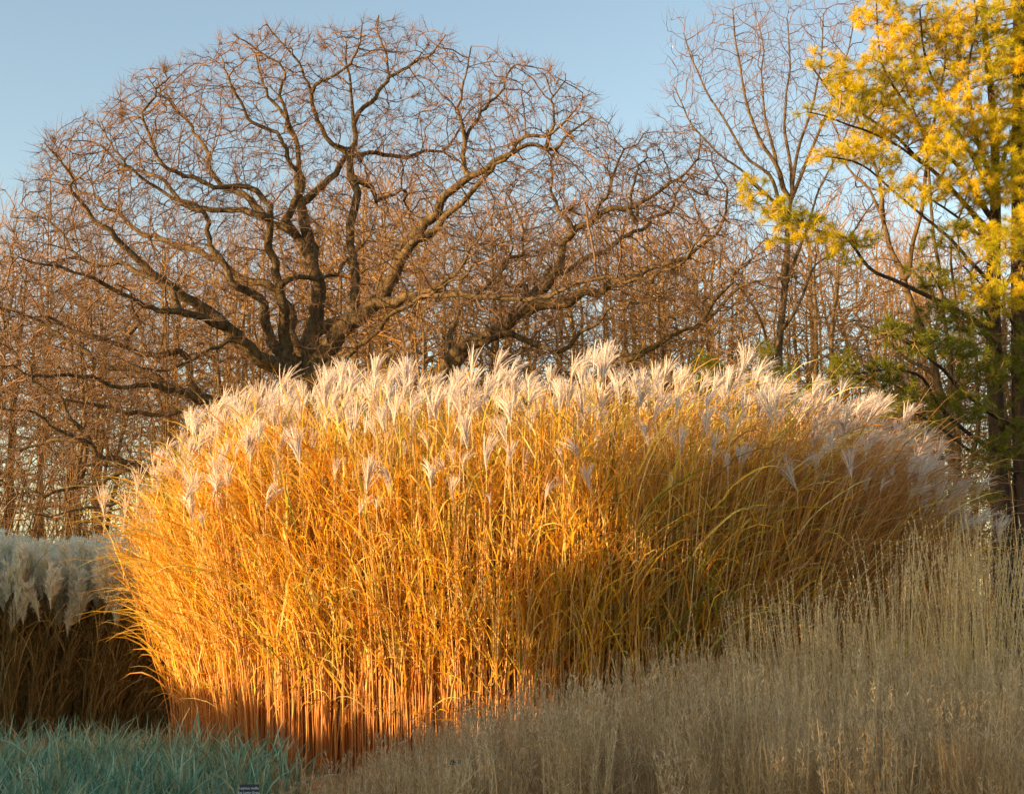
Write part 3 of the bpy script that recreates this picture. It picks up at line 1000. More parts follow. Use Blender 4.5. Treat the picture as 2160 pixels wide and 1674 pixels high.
# ------------------------------------------------------------------ the wood behind
def wood_proto(rng, H, spread, stems, nA, lowcrown=0.3, thick=1.0, up=1.0, jit=0.16, tm='wood_twig', bm='wood'):
    t = Tree()
    k = 0
    for s in range(stems):
        a = rng.uniform(0, 2 * math.pi)
        lean = rng.uniform(0.02, 0.16) * H * (0.5 if stems == 1 else 1)
        m = 8
        z = np.linspace(0, 0.92, m)
        q = np.stack([math.cos(a) * lean * z ** 1.2 + rng.normal(0, 0.09, m) * z, math.sin(a) * lean * z ** 1.2 + rng.normal(0, 0.09, m) * z, z * H - 0.1,
                      (0.0085 * thick * H * (0.8 if stems > 1 else 1)) * (1 - z * 0.9)], -1)
        q[0, :2] = (rng.normal(0, 0.1), rng.normal(0, 0.1)) if s else (0, 0)
        q = smooth_line(q, 0.35, 0.13, rng)
        t.line(q, k)
        k += 1
    z = rng.random(nA) ** 0.8
    zz = H * (lowcrown + (1.02 - lowcrown) * z) - 0.35
    prof = np.sin(np.clip((z + 0.12) / 1.12, 0, 1) ** 0.9 * math.pi) ** 0.5
    rr = spread * prof * rng.random(nA) ** 0.5
    a = rng.uniform(0, 2 * math.pi, nA)
    A = np.stack([rr * np.cos(a), rr * np.sin(a), zz], -1)
    t.grow(A, 0.26, 2.2, 0.33, rng, iters=70, jit=jit, up=up * 0.4, first_infl=3.0, hub=(0, 0, 0, 1, 1, 0.1), out=0.35)
    t.finish(tip=0.0085, power=2.1, rcap=0.05)
    runs = t.chains()
    me1 = chains_geo(run_arrays(t, [r for r in runs if r[1] >= 0]), 7).mesh('trunk', M[bm], True)
    g = chains_geo(run_arrays(t, [r for r in runs if r[1] < 0]), 4)
    P, Rr, _ = add_twigs(t, rng, 4, (0.35, 0.85), 0.0062, 0.5, 0.35, 0.012, spread=0.35)
    g.tubes(P, Rr, 3)
    me2 = g.mesh('crown', M[tm], True)
    return me1, me2


rw = np.random.default_rng(51)
protos = [wood_proto(rw, 11.0, 1.8, 3, 1047, 0.3), wood_proto(rw, 11.0, 2.2, 5, 1209, 0.3), wood_proto(rw, 11.0, 1.6, 4, 967, 0.35),
          wood_proto(rw, 11.0, 2.3, 4, 1209, 0.4), wood_proto(rw, 11.0, 2.0, 6, 1128, 0.25), wood_proto(rw, 11.0, 2.2, 3, 1209, 0.45),
          wood_proto(rw, 11.0, 3.0, 1, 1209, 0.22, 1.7, 0.15, 0.3, 'thicket', 'oak'), wood_proto(rw, 11.0, 2.7, 2, 1209, 0.18, 1.5, 0.2, 0.3, 'thicket', 'oak')]
TOPX = [-200, 0, 100, 200, 350, 500, 650, 760, 900, 1000, 1100, 1250, 1400, 1550, 1700, 1850, 2000, 2160, 2400]
TOPY = [400, 410, 450, 470, 440, 430, 380, 330, 325, 330, 350, 370, 390, 410, 420, 440, 480, 520, 540]
ZONES = [(500, 'slender bare tree of the sunlit wood, behind the left side of the huge oak'), (1000, 'slender bare tree of the sunlit wood, behind the middle of the huge oak'),
         (1560, 'slender bare tree of the sunlit wood, behind the leaning oak'), (9999, 'slender bare tree of the wood, behind the pines at the right')]
nw = 0
for row, (Y, nrow) in enumerate([(40, 9), (45, 14), (51, 17), (59, 17)]):
    for i in range(nrow):
        px = -180 + (i + rw.uniform(0.1, 0.9)) / nrow * 2520
        yy = Y + rw.uniform(-2.5, 2.5)
        top = np.interp(px, TOPX, TOPY) + (rw.uniform(0, 110) if 0 < row < 3 else rw.uniform(-40, 60)) + (110 if row == 0 else 0)
        H = height_at(top, yy)
        x = at(px, 1250, yy)[0]
        m1, m2 = protos[int(rw.integers(6, 8) if (row == 0 and rw.random() < 0.6) or rw.random() < 0.3 else rw.integers(0, 6))]
        root = empty('wood_tree', (x, yy, 0))
        s = H / 11.0
        root.scale = (s * rw.uniform(0.8, 1.05), s * rw.uniform(0.8, 1.05), s)
        root.rotation_euler = (0, 0, rw.uniform(0, 6.28))
        lab = next(l for lim, l in ZONES if px < lim)
        tag(root, lab, 'tree', lab.replace('slender bare tree', 'slender bare trees'))
        link('trunk', m1, root)
        link('crown', m2, root)
        nw += 1

# the wood goes on beyond the left edge and shades its own foot
for i in range(20):
    yy = rw.uniform(33, 62)
    xx = -0.40 * yy - 4 - rw.uniform(0, 34)
    m1, m2 = protos[int(rw.integers(0, 8))]
    root = empty('wood_tree', (xx, yy, 0))
    root.scale = [rw.uniform(1.0, 1.35)] * 3
    root.rotation_euler = (0, 0, rw.uniform(0, 6.28))
    tag(root, 'slender bare tree of the wood, beyond the left edge', 'tree', 'slender bare trees of the wood beyond the left edge')
    link('trunk', m1, root)
    link('crown', m2, root)

# dense undergrowth of the wood
rt = np.random.default_rng(61)


def shrub_mass(name, n_stems, xr, yr, hr, rng, mat, side, label):
    """curving stems with side shoots, far too many to count"""
    g = Geo()
    N = n_stems
    p0 = np.stack([rng.uniform(*xr, N), rng.uniform(*yr, N), np.full(N, -0.05)], -1)
    L = rng.uniform(*hr, N)
    az = rng.uniform(0, 6.28, N)
    P, S, _, _ = arch(p0, az, L, rng.uniform(0, 0.18, N), rng.uniform(0.05, 0.9, N) ** 1.3, K=9, pw=1.6)
    P[:, 1:] += np.cumsum(rng.normal(0, 0.035, P[:, 1:].shape), axis=1)
    Rr = np.linspace(1, 0.25, 9)[None] * (0.006 + 0.0045 * L)[:, None]
    g.tubes(P, Rr, 4)
    # side shoots
    m = int(N * side * 0.8)
    i = rng.integers(0, N, m)
    k = rng.integers(2, 9, m)
    q0 = P[i, k]
    Ls = rng.uniform(0.35, 1.2, m)
    Q, _, _, _ = arch(q0, rng.uniform(0, 6.28, m), Ls, rng.uniform(0.1, 1.0, m), rng.uniform(0.1, 1.3, m), K=5)
    Q[:, 1:] += np.cumsum(rng.normal(0, 0.03, Q[:, 1:].shape), axis=1)
    g.tubes(Q, np.linspace(1, 0.4, 5)[None] * rng.uniform(0.005, 0.010, (m, 1)), 3)
    m2 = m * 2
    i = rng.integers(0, m, m2)
    k = rng.integers(1, 5, m2)
    Q2, _, _, _ = arch(Q[i, k], rng.uniform(0, 6.28, m2), rng.uniform(0.15, 0.5, m2), rng.uniform(0.1, 1.4, m2), rng.uniform(0.1, 1.6, m2), K=3)
    g.tubes(Q2, np.linspace(1, 0.5, 3)[None] * rng.uniform(0.004, 0.007, (m2, 1)), 3)
    o = link(name, g.mesh(name, mat, True))
    tag(o, label, 'undergrowth', kind='stuff')
    return o


shrub_mass('thicket', 750, (-16, 17), (35, 44), (2.5, 7.5), rt, M['thicket'], 12, 'tangle of bare brown undergrowth at the foot of the wood')
shrub_mass('thicket', 420, (-30, 30), (48, 60), (2, 5), rt, M['thicket'], 10, 'distant dark undergrowth inside the wood')

shrub_mass('thicket', 700, (-48, -16), (26, 50), (2.5, 7.5), rt, M['thicket'], 12, 'brown undergrowth of the wood at the far left')

# ------------------------------------------------------------------ ground
me = bpy.data.meshes.new('ground')
n = 60
xs = np.concatenate([np.linspace(-1500, -80, 8), np.linspace(-70, 70, n), np.linspace(80, 1500, 8)])
ys = np.concatenate([np.linspace(-400, -25, 5), np.linspace(-20, 90, n), np.linspace(100, 2500, 10)])
X, Yg = np.meshgrid(xs, ys)
Z = 0.05 * np.sin(X * 0.35) * np.cos(Yg * 0.27) * np.exp(-((Yg - 20) / 60) ** 2) - 0.05
Vg = np.stack([X, Yg, Z], -1).reshape(-1, 3)
nx = len(xs)
ii = (np.arange(len(ys) - 1)[:, None] * nx + np.arange(nx - 1)[None]).ravel()
Fg = np.stack([ii, ii + 1, ii + nx + 1, ii + nx], -1)
o = link('ground', mesh_from('ground', Vg, Fg, M['ground'], True))
tag(o, kind='structure')

# ------------------------------------------------------------------ plumes
def plume_proto(rng, n=22, L=0.25, spread=0.6, drape=0.5, hairs=10, wd=0.0045, hair_l=0.02, fall=None, hair_w=0.0011, axis=0.11):
    """silvergrass plume: a fan of long silky racemes from a short axis, draping to +x"""
    g = Geo()
    ax = rng.uniform(0, 1, n) ** 1.3
    p0 = np.stack([np.zeros(n), np.zeros(n), ax * axis], -1)
    az = rng.uniform(0, 2 * math.pi, n)
    th0 = rng.uniform(0.02, 0.28, n)
    th1 = th0 + rng.uniform(0.15, 1.0, n) * spread * 1.6
    Ls = L * rng.uniform(0.75, 1.15, n) * (1.1 - 0.3 * ax)
    K = 7
    P, S, th, dh = arch(p0, az, Ls, th0, th1, K=K, pw=1.3)
    s = np.linspace(0, 1, K)[None, :, None]
    P = P + np.array([1, 0, -0.25]) * (drape * L * 0.55) * s ** 2 * rng.uniform(0.4, 1.2, (n, 1, 1))
    prof = np.array([0.5, 0.9, 1, 1, 0.9, 0.7, 0.25])[None] * wd
    Wd = np.repeat(prof, n, 0)
    g.ribbons(P, Wd, roll(S, P, rng.uniform(0, 3.14, n)))
    g.ribbons(P, Wd * 0.8, roll(S, P, rng.uniform(0, 3.14, n) + 1.57))
    # silky hairs
    m = n * hairs
    i = np.repeat(np.arange(n), hairs)
    f = rng.uniform(0.8, K - 1.01, m)
    k = f.astype(int)
    fr = (f - k)[:, None]
    q = P[i, k] * (1 - fr) + P[i, k + 1] * fr
    T = norm(P[i, k + 1] - P[i, k])
    d = norm(T * 1.1 + rng.normal(0, 0.55, (m, 3)))
    H = np.stack([q, q + d * hair_l * 0.6, q + norm(d + T * 0.4) * hair_l * 1.2], 1)
    Sh = norm(np.cross(d, rng.normal(0, 1, (m, 3))))[:, None].repeat(3, 1)
    g.ribbons(H, np.repeat(np.array([[1, 0.9, 0.3]]), m, 0) * hair_w, Sh)
    return g


def proto_meshes(rng, count, mat, **kw):
    out = []
    for _ in range(count):
        k = dict(kw)
        k['spread'] = kw.get('spread', 0.6) * rng.uniform(0.4, 1.35)
        k['n'] = int(kw.get('n', 22) * rng.uniform(0.6, 1.25))
        k['drape'] = kw.get('drape', 0.5) * rng.uniform(0.1, 2.0)
        k['L'] = kw.get('L', 0.3) * rng.uniform(0.7, 1.15)
        out.append(plume_proto(rng, **k))
    return [(g, g.mesh('plume', mat)) for g in out]


def rot_mats(lean_az, lean, spin):
    """rotation matrices: spin about z, then lean towards lean_az"""
    N = len(spin)
    out = np.zeros((N, 3, 3))
    for i in range(N):
        ax = Vector((-math.sin(lean_az[i]), math.cos(lean_az[i]), 0))
        m = Matrix.Rotation(lean[i], 3, ax) @ Matrix.Rotation(spin[i], 3, 'Z')
        out[i] = np.array(m)
    return out


def place_plumes(root, protos, pos, Rm, scale, n_parts, mass_name, mass_mat, rng):
    """the frontmost plumes become parts, the rest one mass"""
    N = len(pos)
    order = np.argsort(pos[:, 1] - 0.0 * pos[:, 2])
    vis = order[:n_parts]
    rest = order[n_parts:]
    ro = np.array(root.location)
    for i in vis:
        g, me = protos[int(rng.integers(0, len(protos)))]
        o = link('plume', me, root)
        m = Matrix(Rm[i].tolist()).to_4x4()
        o.matrix_local = Matrix.Translation(Vector(pos[i] - ro)) @ m @ Matrix.Scale(scale[i], 4)
    if len(rest):
        G = Geo()
        which = rng.integers(0, len(protos), len(rest))
        for k, (g, me) in enumerate(protos):
            V0 = np.concatenate(g.V)
            F0 = np.concatenate(g.F)
            for i in rest[which == k]:
                G.add((V0 @ Rm[i].T) * scale[i] + pos[i], F0)
        o = link(mass_name, G.mesh(mass_name, mass_mat), root)
        o.location = -Vector(ro)
        tag(o, kind='stuff')


# ------------------------------------------------------------------ the great golden stand
rm = np.random.default_rng(71)
OUT_X = [150, 235, 300, 350, 410, 510, 600, 700, 800, 950, 1100, 1250, 1330, 1450, 1600, 1700, 1800, 1900, 2000, 2060, 2110]
OUT_Y = [1210, 1060, 1000, 940, 880, 820, 806, 780, 772, 764, 758, 750, 748, 758, 776, 790, 825, 885, 960, 1025, 1100]
CX, CY, RX, RY = 0.20, 15.3, 3.78, 2.5
N = 3300
r = np.sqrt(rm.random(N))
r = np.where(rm.random(N) < 0.45, 1 - (1 - r) * 0.35, r)
a = rm.uniform(0, 2 * math.pi, N)
# the front half of the stand is denser in view
flip = (np.sin(a) > 0) & (rm.random(N) < 0.5)
a = np.where(flip, -a, a)
bx = CX + RX * r * np.cos(a) * (1 + 0.05 * np.sin(3 * a))
by = CY + RY * r * np.sin(a) * (1 + 0.06 * np.cos(5 * a))
ux, uy = r * np.cos(a), r * np.sin(a)
right = np.clip((bx - 0.5) / 2.4, 0, 1)
lean_x = 0.50 * ux * np.abs(ux) + 0.52 * right ** 1.5 + rm.normal(0, 0.17, N)
lean_y = 0.35 * uy * np.abs(uy) + rm.normal(0, 0.10, N)
tx, ty = bx + lean_x, by + lean_y
ppx = 1080 + FPX * tx / ty
oy = np.interp(ppx, OUT_X, OUT_Y)
h_out = np.array([height_at(y, Y) for y, Y in zip(oy, ty)])
frontness = np.clip(-uy, 0, 1)
drop = rm.normal(0.12, 0.18, N).clip(-0.15, 1) + frontness ** 2 * rm.uniform(0.0, 1.0, N) + (rm.random(N) < 0.10) * rm.uniform(0, 0.7, N)
top = np.minimum(h_out - 0.32 - drop, 3.75)
top = np.maximum(top, 1.0)
K = 9
s = np.linspace(0, 1, K)[None, :]
P = np.zeros((N, K, 3))
P[..., 0] = bx[:, None] + lean_x[:, None] * s ** 1.7
P[..., 1] = by[:, None] + lean_y[:, None] * s ** 1.7
P[..., 2] = top[:, None] * s - 0.03
wob = rm.normal(0, 0.022, (N, K, 2)).cumsum(axis=1)
P[..., :2] += wob * (s[..., None] ** 0.5)
g = Geo()
Rr = (0.0055 * rm.uniform(0.7, 1.3, N))[:, None] * np.array([1, 1, 1, 0.95, 0.9, 0.8, 0.65, 0.45, 0.3])[None]
g.tubes(P, Rr, 5)
stand = empty('silvergrass_stand', (CX, CY, 0))
tag(stand, 'great mound of tall golden grass glowing in the sun under a crest of silky plumes', 'ornamental grass')
so = -Vector((CX, CY, 0))
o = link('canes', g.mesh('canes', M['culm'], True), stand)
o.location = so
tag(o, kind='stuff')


def blades_on(P, top, per, rng, mat_split, Lr, zr, wr, right, curl=1.0):
    N = len(P)
    m = N * per
    i = np.repeat(np.arange(N), per)
    f = rng.uniform(zr[0], zr[1], m) * (P.shape[1] - 1)
    k = np.clip(f.astype(int), 0, P.shape[1] - 2)
    fr = (f - k)[:, None]
    p0 = P[i, k] * (1 - fr) + P[i, k + 1] * fr
    # outward headings near the rim, anything inside
    out_az = np.arctan2(P[i, 0, 1] - CY, (P[i, 0, 0] - CX) * 0.6)
    az = np.where(rng.random(m) < 0.45, out_az + rng.normal(0, 0.7, m), rng.uniform(0, 2 * math.pi, m))
    # the right half is combed over to the right
    comb = rng.random(m) < right[i] * 0.85
    az = np.where(comb, rng.normal(-0.15, 0.4, m), az)
    L = rng.uniform(*Lr, m)
    th0 = rng.uniform(0.12, 0.75, m)
    th1 = th0 + rng.uniform(0.3, 1.9, m) * curl * (1 + 0.25 * right[i])
    L = L * (1 + 0.3 * comb)
    Pb, S, th, dh = arch(p0, az, L, th0, th1, K=7, pw=1.5)
    Pb[..., :2] += rng.normal(0, 0.012, (m, 7, 2)).cumsum(axis=1)
    S = roll(S, Pb, rng.normal(0, 0.7, m))
    Wd = (rng.uniform(*wr, m))[:, None] * np.array([0.7, 1, 1, 0.95, 0.8, 0.55, 0.08])[None]
    return i, Pb, Wd, S


i, Pb, Wd, S = blades_on(P, top, 10, rm, None, (0.45, 1.0), (0.26, 0.9), (0.0040, 0.0095), right)
isr = rm.random(len(i)) < right[i] * 0.9
thin = np.where(isr, 0.62, 1.0)[:, None]
g = Geo()
g.ribbons(Pb[~isr], Wd[~isr], S[~isr])
o = link('blades', g.mesh('blades', M['blade']), stand)
o.location = so
tag(o, kind='stuff')
g = Geo()
g.ribbons(Pb[isr], (Wd * thin)[isr], S[isr])
ng = 240
gx = rm.normal(1.25, 0.4, ng)
gp = np.stack([gx, CY - RY * 0.97 + rm.uniform(-0.15, 0.5, ng), rm.uniform(0.6, 2.3, ng)], -1)
gt = rm.uniform(0.05, 0.6, ng)
Pg, Sg, _, _ = arch(gp, rm.normal(0.4, 1.4, ng), rm.uniform(0.4, 1.0, ng), gt, gt + rm.uniform(0.3, 1.8, ng), K=7)
gg = Geo()
gg.ribbons(Pg, rm.uniform(0.005, 0.010, (ng, 1)) * np.array([[0.7, 1, 1, 0.95, 0.8, 0.55, 0.08]]), roll(Sg, Pg, rm.normal(0, 0.6, ng)))
o = link('blades', gg.mesh('blades', M['blade_green']), stand)
o.location = so
tag(o, 'still green blades right of the middle', kind='stuff')
o = link('blades', g.mesh('blades', M['blade_brown']), stand)
o.location = so
tag(o, 'finer bronze blades combed over to the right', kind='stuff')

# dead lower leaves hanging among the canes
sel = rm.choice(N, 1400, replace=False)
p0 = P[sel, 1] * 0.5 + P[sel, 2] * 0.5
Pd, S, _, _ = arch(p0, rm.uniform(0, 6.28, 1400), rm.uniform(0.3, 0.7, 1400), rm.uniform(0.3, 1.2, 1400), rm.uniform(2.0, 3.0, 1400), K=6)
g = Geo()
nb = 900
ib = rm.integers(0, N, nb)
kb = rm.integers(4, 8, nb)
azb = rm.uniform(0, 6.28, nb)
L1 = rm.uniform(0.2, 0.45, nb)
Pk, Sk, _, dhk = arch(P[ib, kb], azb, L1, rm.uniform(0.2, 0.7, nb), rm.uniform(0.4, 0.9, nb), K=4)
tail = np.stack([Pk[:, -1] + dhk * 0.06 * t_ + np.array([0, 0, -1.0]) * (rm.uniform(0.12, 0.35, (nb, 1)) * t_) for t_ in (0.5, 1.0)], 1)
Pk = np.concatenate([Pk, tail], 1)
g.ribbons(Pk, rm.uniform(0.003, 0.0075, (nb, 1)) * np.array([[0.8, 1, 1, 0.8, 0.7, 0.1]]), roll(np.concatenate([Sk, Sk[:, :2]], 1), Pk, rm.normal(0, 0.8, nb)))
g.ribbons(Pd, rm.uniform(0.003, 0.007, (1400, 1)) * np.array([[1, 1, 0.9, 0.8, 0.5, 0.1]]), roll(S, Pd, rm.normal(0, 0.8, 1400)))
# broad arching blades at the left rim, drooping far out
nl = 420
al = rm.uniform(math.pi * 0.72, math.pi * 1.38, nl)
base = np.stack([CX + RX * 0.98 * np.cos(al), CY + RY * 0.95 * np.sin(al), rm.uniform(0.9, 2.3, nl)], -1)
Pl, S, _, _ = arch(base, al + rm.normal(0, 0.35, nl), rm.uniform(0.8, 1.55, nl), rm.uniform(0.35, 1.0, nl), rm.uniform(1.5, 2.5, nl), K=8)
g.ribbons(Pl, rm.uniform(0.005, 0.010, (nl, 1)) * np.array([[0.6, 0.9, 1, 1, 0.9, 0.8, 0.5, 0.08]]), roll(S, Pl, rm.normal(0, 0.4, nl)))
o = link('blades', g.mesh('blades', M['blade']), stand)
o.location = so
tag(o, 'broad arching blades drooping out at the left rim', kind='stuff')
# plumes on the tallest canes all over, fewer low in front
keep_p = 0.16 * np.exp(-(np.clip(drop, 0, 3) / 0.45) ** 2) + 0.065 * (drop < 1.15) + 0.06 * (bx < -1.0)
keep_p = keep_p * np.where(bx > 1.6, 1.05, 1.0)
cand = np.where(rm.random(N) < keep_p)[0]
tips = P[cand, -1]
rg = right[cand]
la = np.where(rm.random(len(cand)) < 0.25 + 0.6 * rg, rm.normal(0, 0.5, len(cand)), rm.uniform(0, 6.28, len(cand)))
ln = rm.uniform(0.02, 0.22, len(cand)) + rg * rm.uniform(0.1, 0.55, len(cand))
spin = np.where(rm.random(len(cand)) < 0.55 + 0.35 * rg, rm.normal(0, 0.5, len(cand)), rm.uniform(0, 6.28, len(cand)))
Rm = rot_mats(la, ln, spin)
# some flower stems lean out over the front face, well below the crest
NF = 62
fx = np.concatenate([rm.uniform(-2.9, 0.6, 44), rm.uniform(0.6, 3.4, NF - 44)])
fu = np.clip((fx - CX) / RX, -0.97, 0.97)
fy = CY - RY * np.sqrt(1 - fu ** 2) * rm.uniform(0.9, 1.0, NF)
ftx = fx + 0.35 * fu + rm.normal(0, 0.12, NF)
fty = fy - rm.uniform(0.35, 0.7, NF)
foy = np.interp(1080 + FPX * ftx / fty, OUT_X, OUT_Y) + np.where(fx < 0.6, rm.uniform(80, 300, NF) * np.clip((fx + 4.2) / 2.2, 0.4, 1), rm.uniform(60, 210, NF))
fz = np.array([height_at(y, Y) for y, Y in zip(foy, fty)]) - 0.1
sF = np.linspace(0, 1, 8)[None]
PF = np.stack([fx[:, None] + (ftx - fx)[:, None] * sF ** 2, fy[:, None] + (fty - fy)[:, None] * sF ** 2, fz[:, None] * sF - 0.03 * (1 - sF)], -1)
tips = np.concatenate([tips, PF[:, -1] - np.array([0, 0, 0.06])])
Rm = np.concatenate([Rm, rot_mats(rm.uniform(0, 6.28, NF), rm.uniform(0.02, 0.35, NF), rm.uniform(0, 6.28, NF))])
cand = np.concatenate([cand, np.zeros(NF, int)])
g = Geo()
g.tubes(PF, np.repeat([[0.0055, 0.0055, 0.005, 0.005, 0.0045, 0.004, 0.0035, 0.003]], NF, 0), 5)
st = np.stack([tips - np.array([0, 0, 0.12]), tips, tips + np.array([0, 0, 0.09])], 1)
g.tubes(st, np.repeat([[0.003, 0.0028, 0.002]], len(tips), 0), 4)
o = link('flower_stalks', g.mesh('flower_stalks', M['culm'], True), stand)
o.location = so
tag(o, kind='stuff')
pp = proto_meshes(rm, 5, M['plume'], n=11, L=0.27, spread=0.7, drape=0.7, hairs=5) + proto_meshes(rm, 15, M['plume'], n=26, L=0.33, spread=0.42, drape=0.5, hairs=12)
print('plumes', len(cand))
place_plumes(stand, pp, tips + np.array([0, 0, 0.05]), Rm, rm.uniform(0.6, 1.12, len(cand)), 100, 'plume_crest', M['plume'], rm)

# ------------------------------------------------------------------ the white plumed clump at left
rl = np.random.default_rng(81)
LX, LY = -6.4, 17.6
N2 = 1500
r = np.sqrt(rl.random(N2))
a = rl.uniform(0, 2 * math.pi, N2)
bx = LX + 2.6 * r * np.cos(a)
by = LY + 1.3 * r * np.sin(a)
tx = bx + 0.5 * r * np.cos(a)
ty = by + 0.35 * r * np.sin(a)
dome = 1 - 0.22 * (r * np.abs(np.cos(a))) ** 3
htop = height_at(1225, 17.2) * dome - np.abs(rl.normal(0, 0.16, N2)) + 0.07 * np.sin(bx * 5 + by * 3) - np.clip(-np.sin(a) * r, 0, 1) ** 2 * rl.uniform(0, 0.6, N2) + 0.05
K = 7
s = np.linspace(0, 1, K)[None]
P2 = np.zeros((N2, K, 3))
P2[..., 0] = bx[:, None] + (tx - bx)[:, None] * s ** 1.5
P2[..., 1] = by[:, None] + (ty - by)[:, None] * s ** 1.5
P2[..., 2] = htop[:, None] * s - 0.03
clump = empty('plume_grass_clump', (LX, LY, 0))
tag(clump, 'shaded grass clump with a dense creamy white plume top at the left edge', 'ornamental grass')
co = -Vector((LX, LY, 0))
g = Geo()
g.tubes(P2, np.linspace(1, 0.5, K)[None] * rl.uniform(0.003, 0.005, (N2, 1)), 4)
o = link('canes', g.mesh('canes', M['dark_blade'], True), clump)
o.location = co
tag(o, kind='stuff')
m = N2 * 12
i = rl.integers(0, N2, m)
k = rl.integers(0, 6, m)
az = np.where(rl.random(m) < 0.6, np.arctan2(by[i] - LY, bx[i] - LX) + rl.normal(0, 0.6, m), rl.uniform(0, 6.28, m))
th0 = rl.uniform(0.15, 0.6, m)
Pb, S, _, _ = arch(P2[i, k], az, rl.uniform(0.5, 1.1, m), th0, th0 + rl.uniform(0.6, 2.0, m), K=6)
g = Geo()
g.ribbons(Pb, rl.uniform(0.003, 0.006, (m, 1)) * np.array([[0.8, 1, 1, 0.8, 0.5, 0.1]]), roll(S, Pb, rl.normal(0, 0.6, m)))
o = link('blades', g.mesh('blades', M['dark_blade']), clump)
o.location = co
tag(o, kind='stuff')
cand = np.where(rl.random(N2) < 0.75)[0]
Rm = rot_mats(rl.uniform(0, 6.28, len(cand)), rl.uniform(0.0, 0.3, len(cand)), rl.uniform(0, 6.28, len(cand)))
pp2 = proto_meshes(rl, 6, M['plume_cool'], n=34, L=0.16, spread=0.45, drape=0.3, axis=0.26, hairs=24, wd=0.007, hair_l=0.04, hair_w=0.0026)
place_plumes(clump, pp2, P2[cand, -1], Rm, rl.uniform(1.1, 1.6, len(cand)), 100, 'plume_crest', M['plume_cool'], rl)

# ------------------------------------------------------------------ blue-green grass, bottom left
rb = np.random.default_rng(91)
nt_ = 360
tx = rb.uniform(-5.8, -1.4, nt_)
ty = rb.uniform(8.4, 13.6, nt_)
keep = tx < -1.95 + (ty - 10.5) * 0.05 - np.clip(ty - 12.2, 0, 2) * 1.2 + rb.normal(0, 0.18, nt_)
tx, ty = tx[keep], ty[keep]
nt_ = len(tx)
per = 42
i = np.repeat(np.arange(nt_), per)
m = len(i)
p0 = np.stack([tx[i] + rb.normal(0, 0.07, m), ty[i] + rb.normal(0, 0.07, m), np.full(m, -0.04)], -1)
th0 = np.abs(rb.normal(0.1, 0.35, m))
Pb, S, _, _ = arch(p0, rb.uniform(0, 6.28, m), rb.uniform(0.2, 0.6, m) * (0.8 + 0.4 * rb.random(nt_))[i], th0, th0 + rb.uniform(0.1, 1.5, m), K=6)
g = Geo()
g.ribbons(Pb, rb.uniform(0.0045, 0.010, (m, 1)) * np.array([[0.9, 1, 0.95, 0.8, 0.5, 0.08]]), roll(S, Pb, rb.normal(0, 0.8, m)))
o = link('blue_grass', g.mesh('blue_grass', M['blue_blade']))
tag(o, 'low spiky blue green grass along the bottom left', 'grass', kind='stuff')

# ------------------------------------------------------------------ fuzzy tan grass, foreground
rf = np.random.default_rng(101)


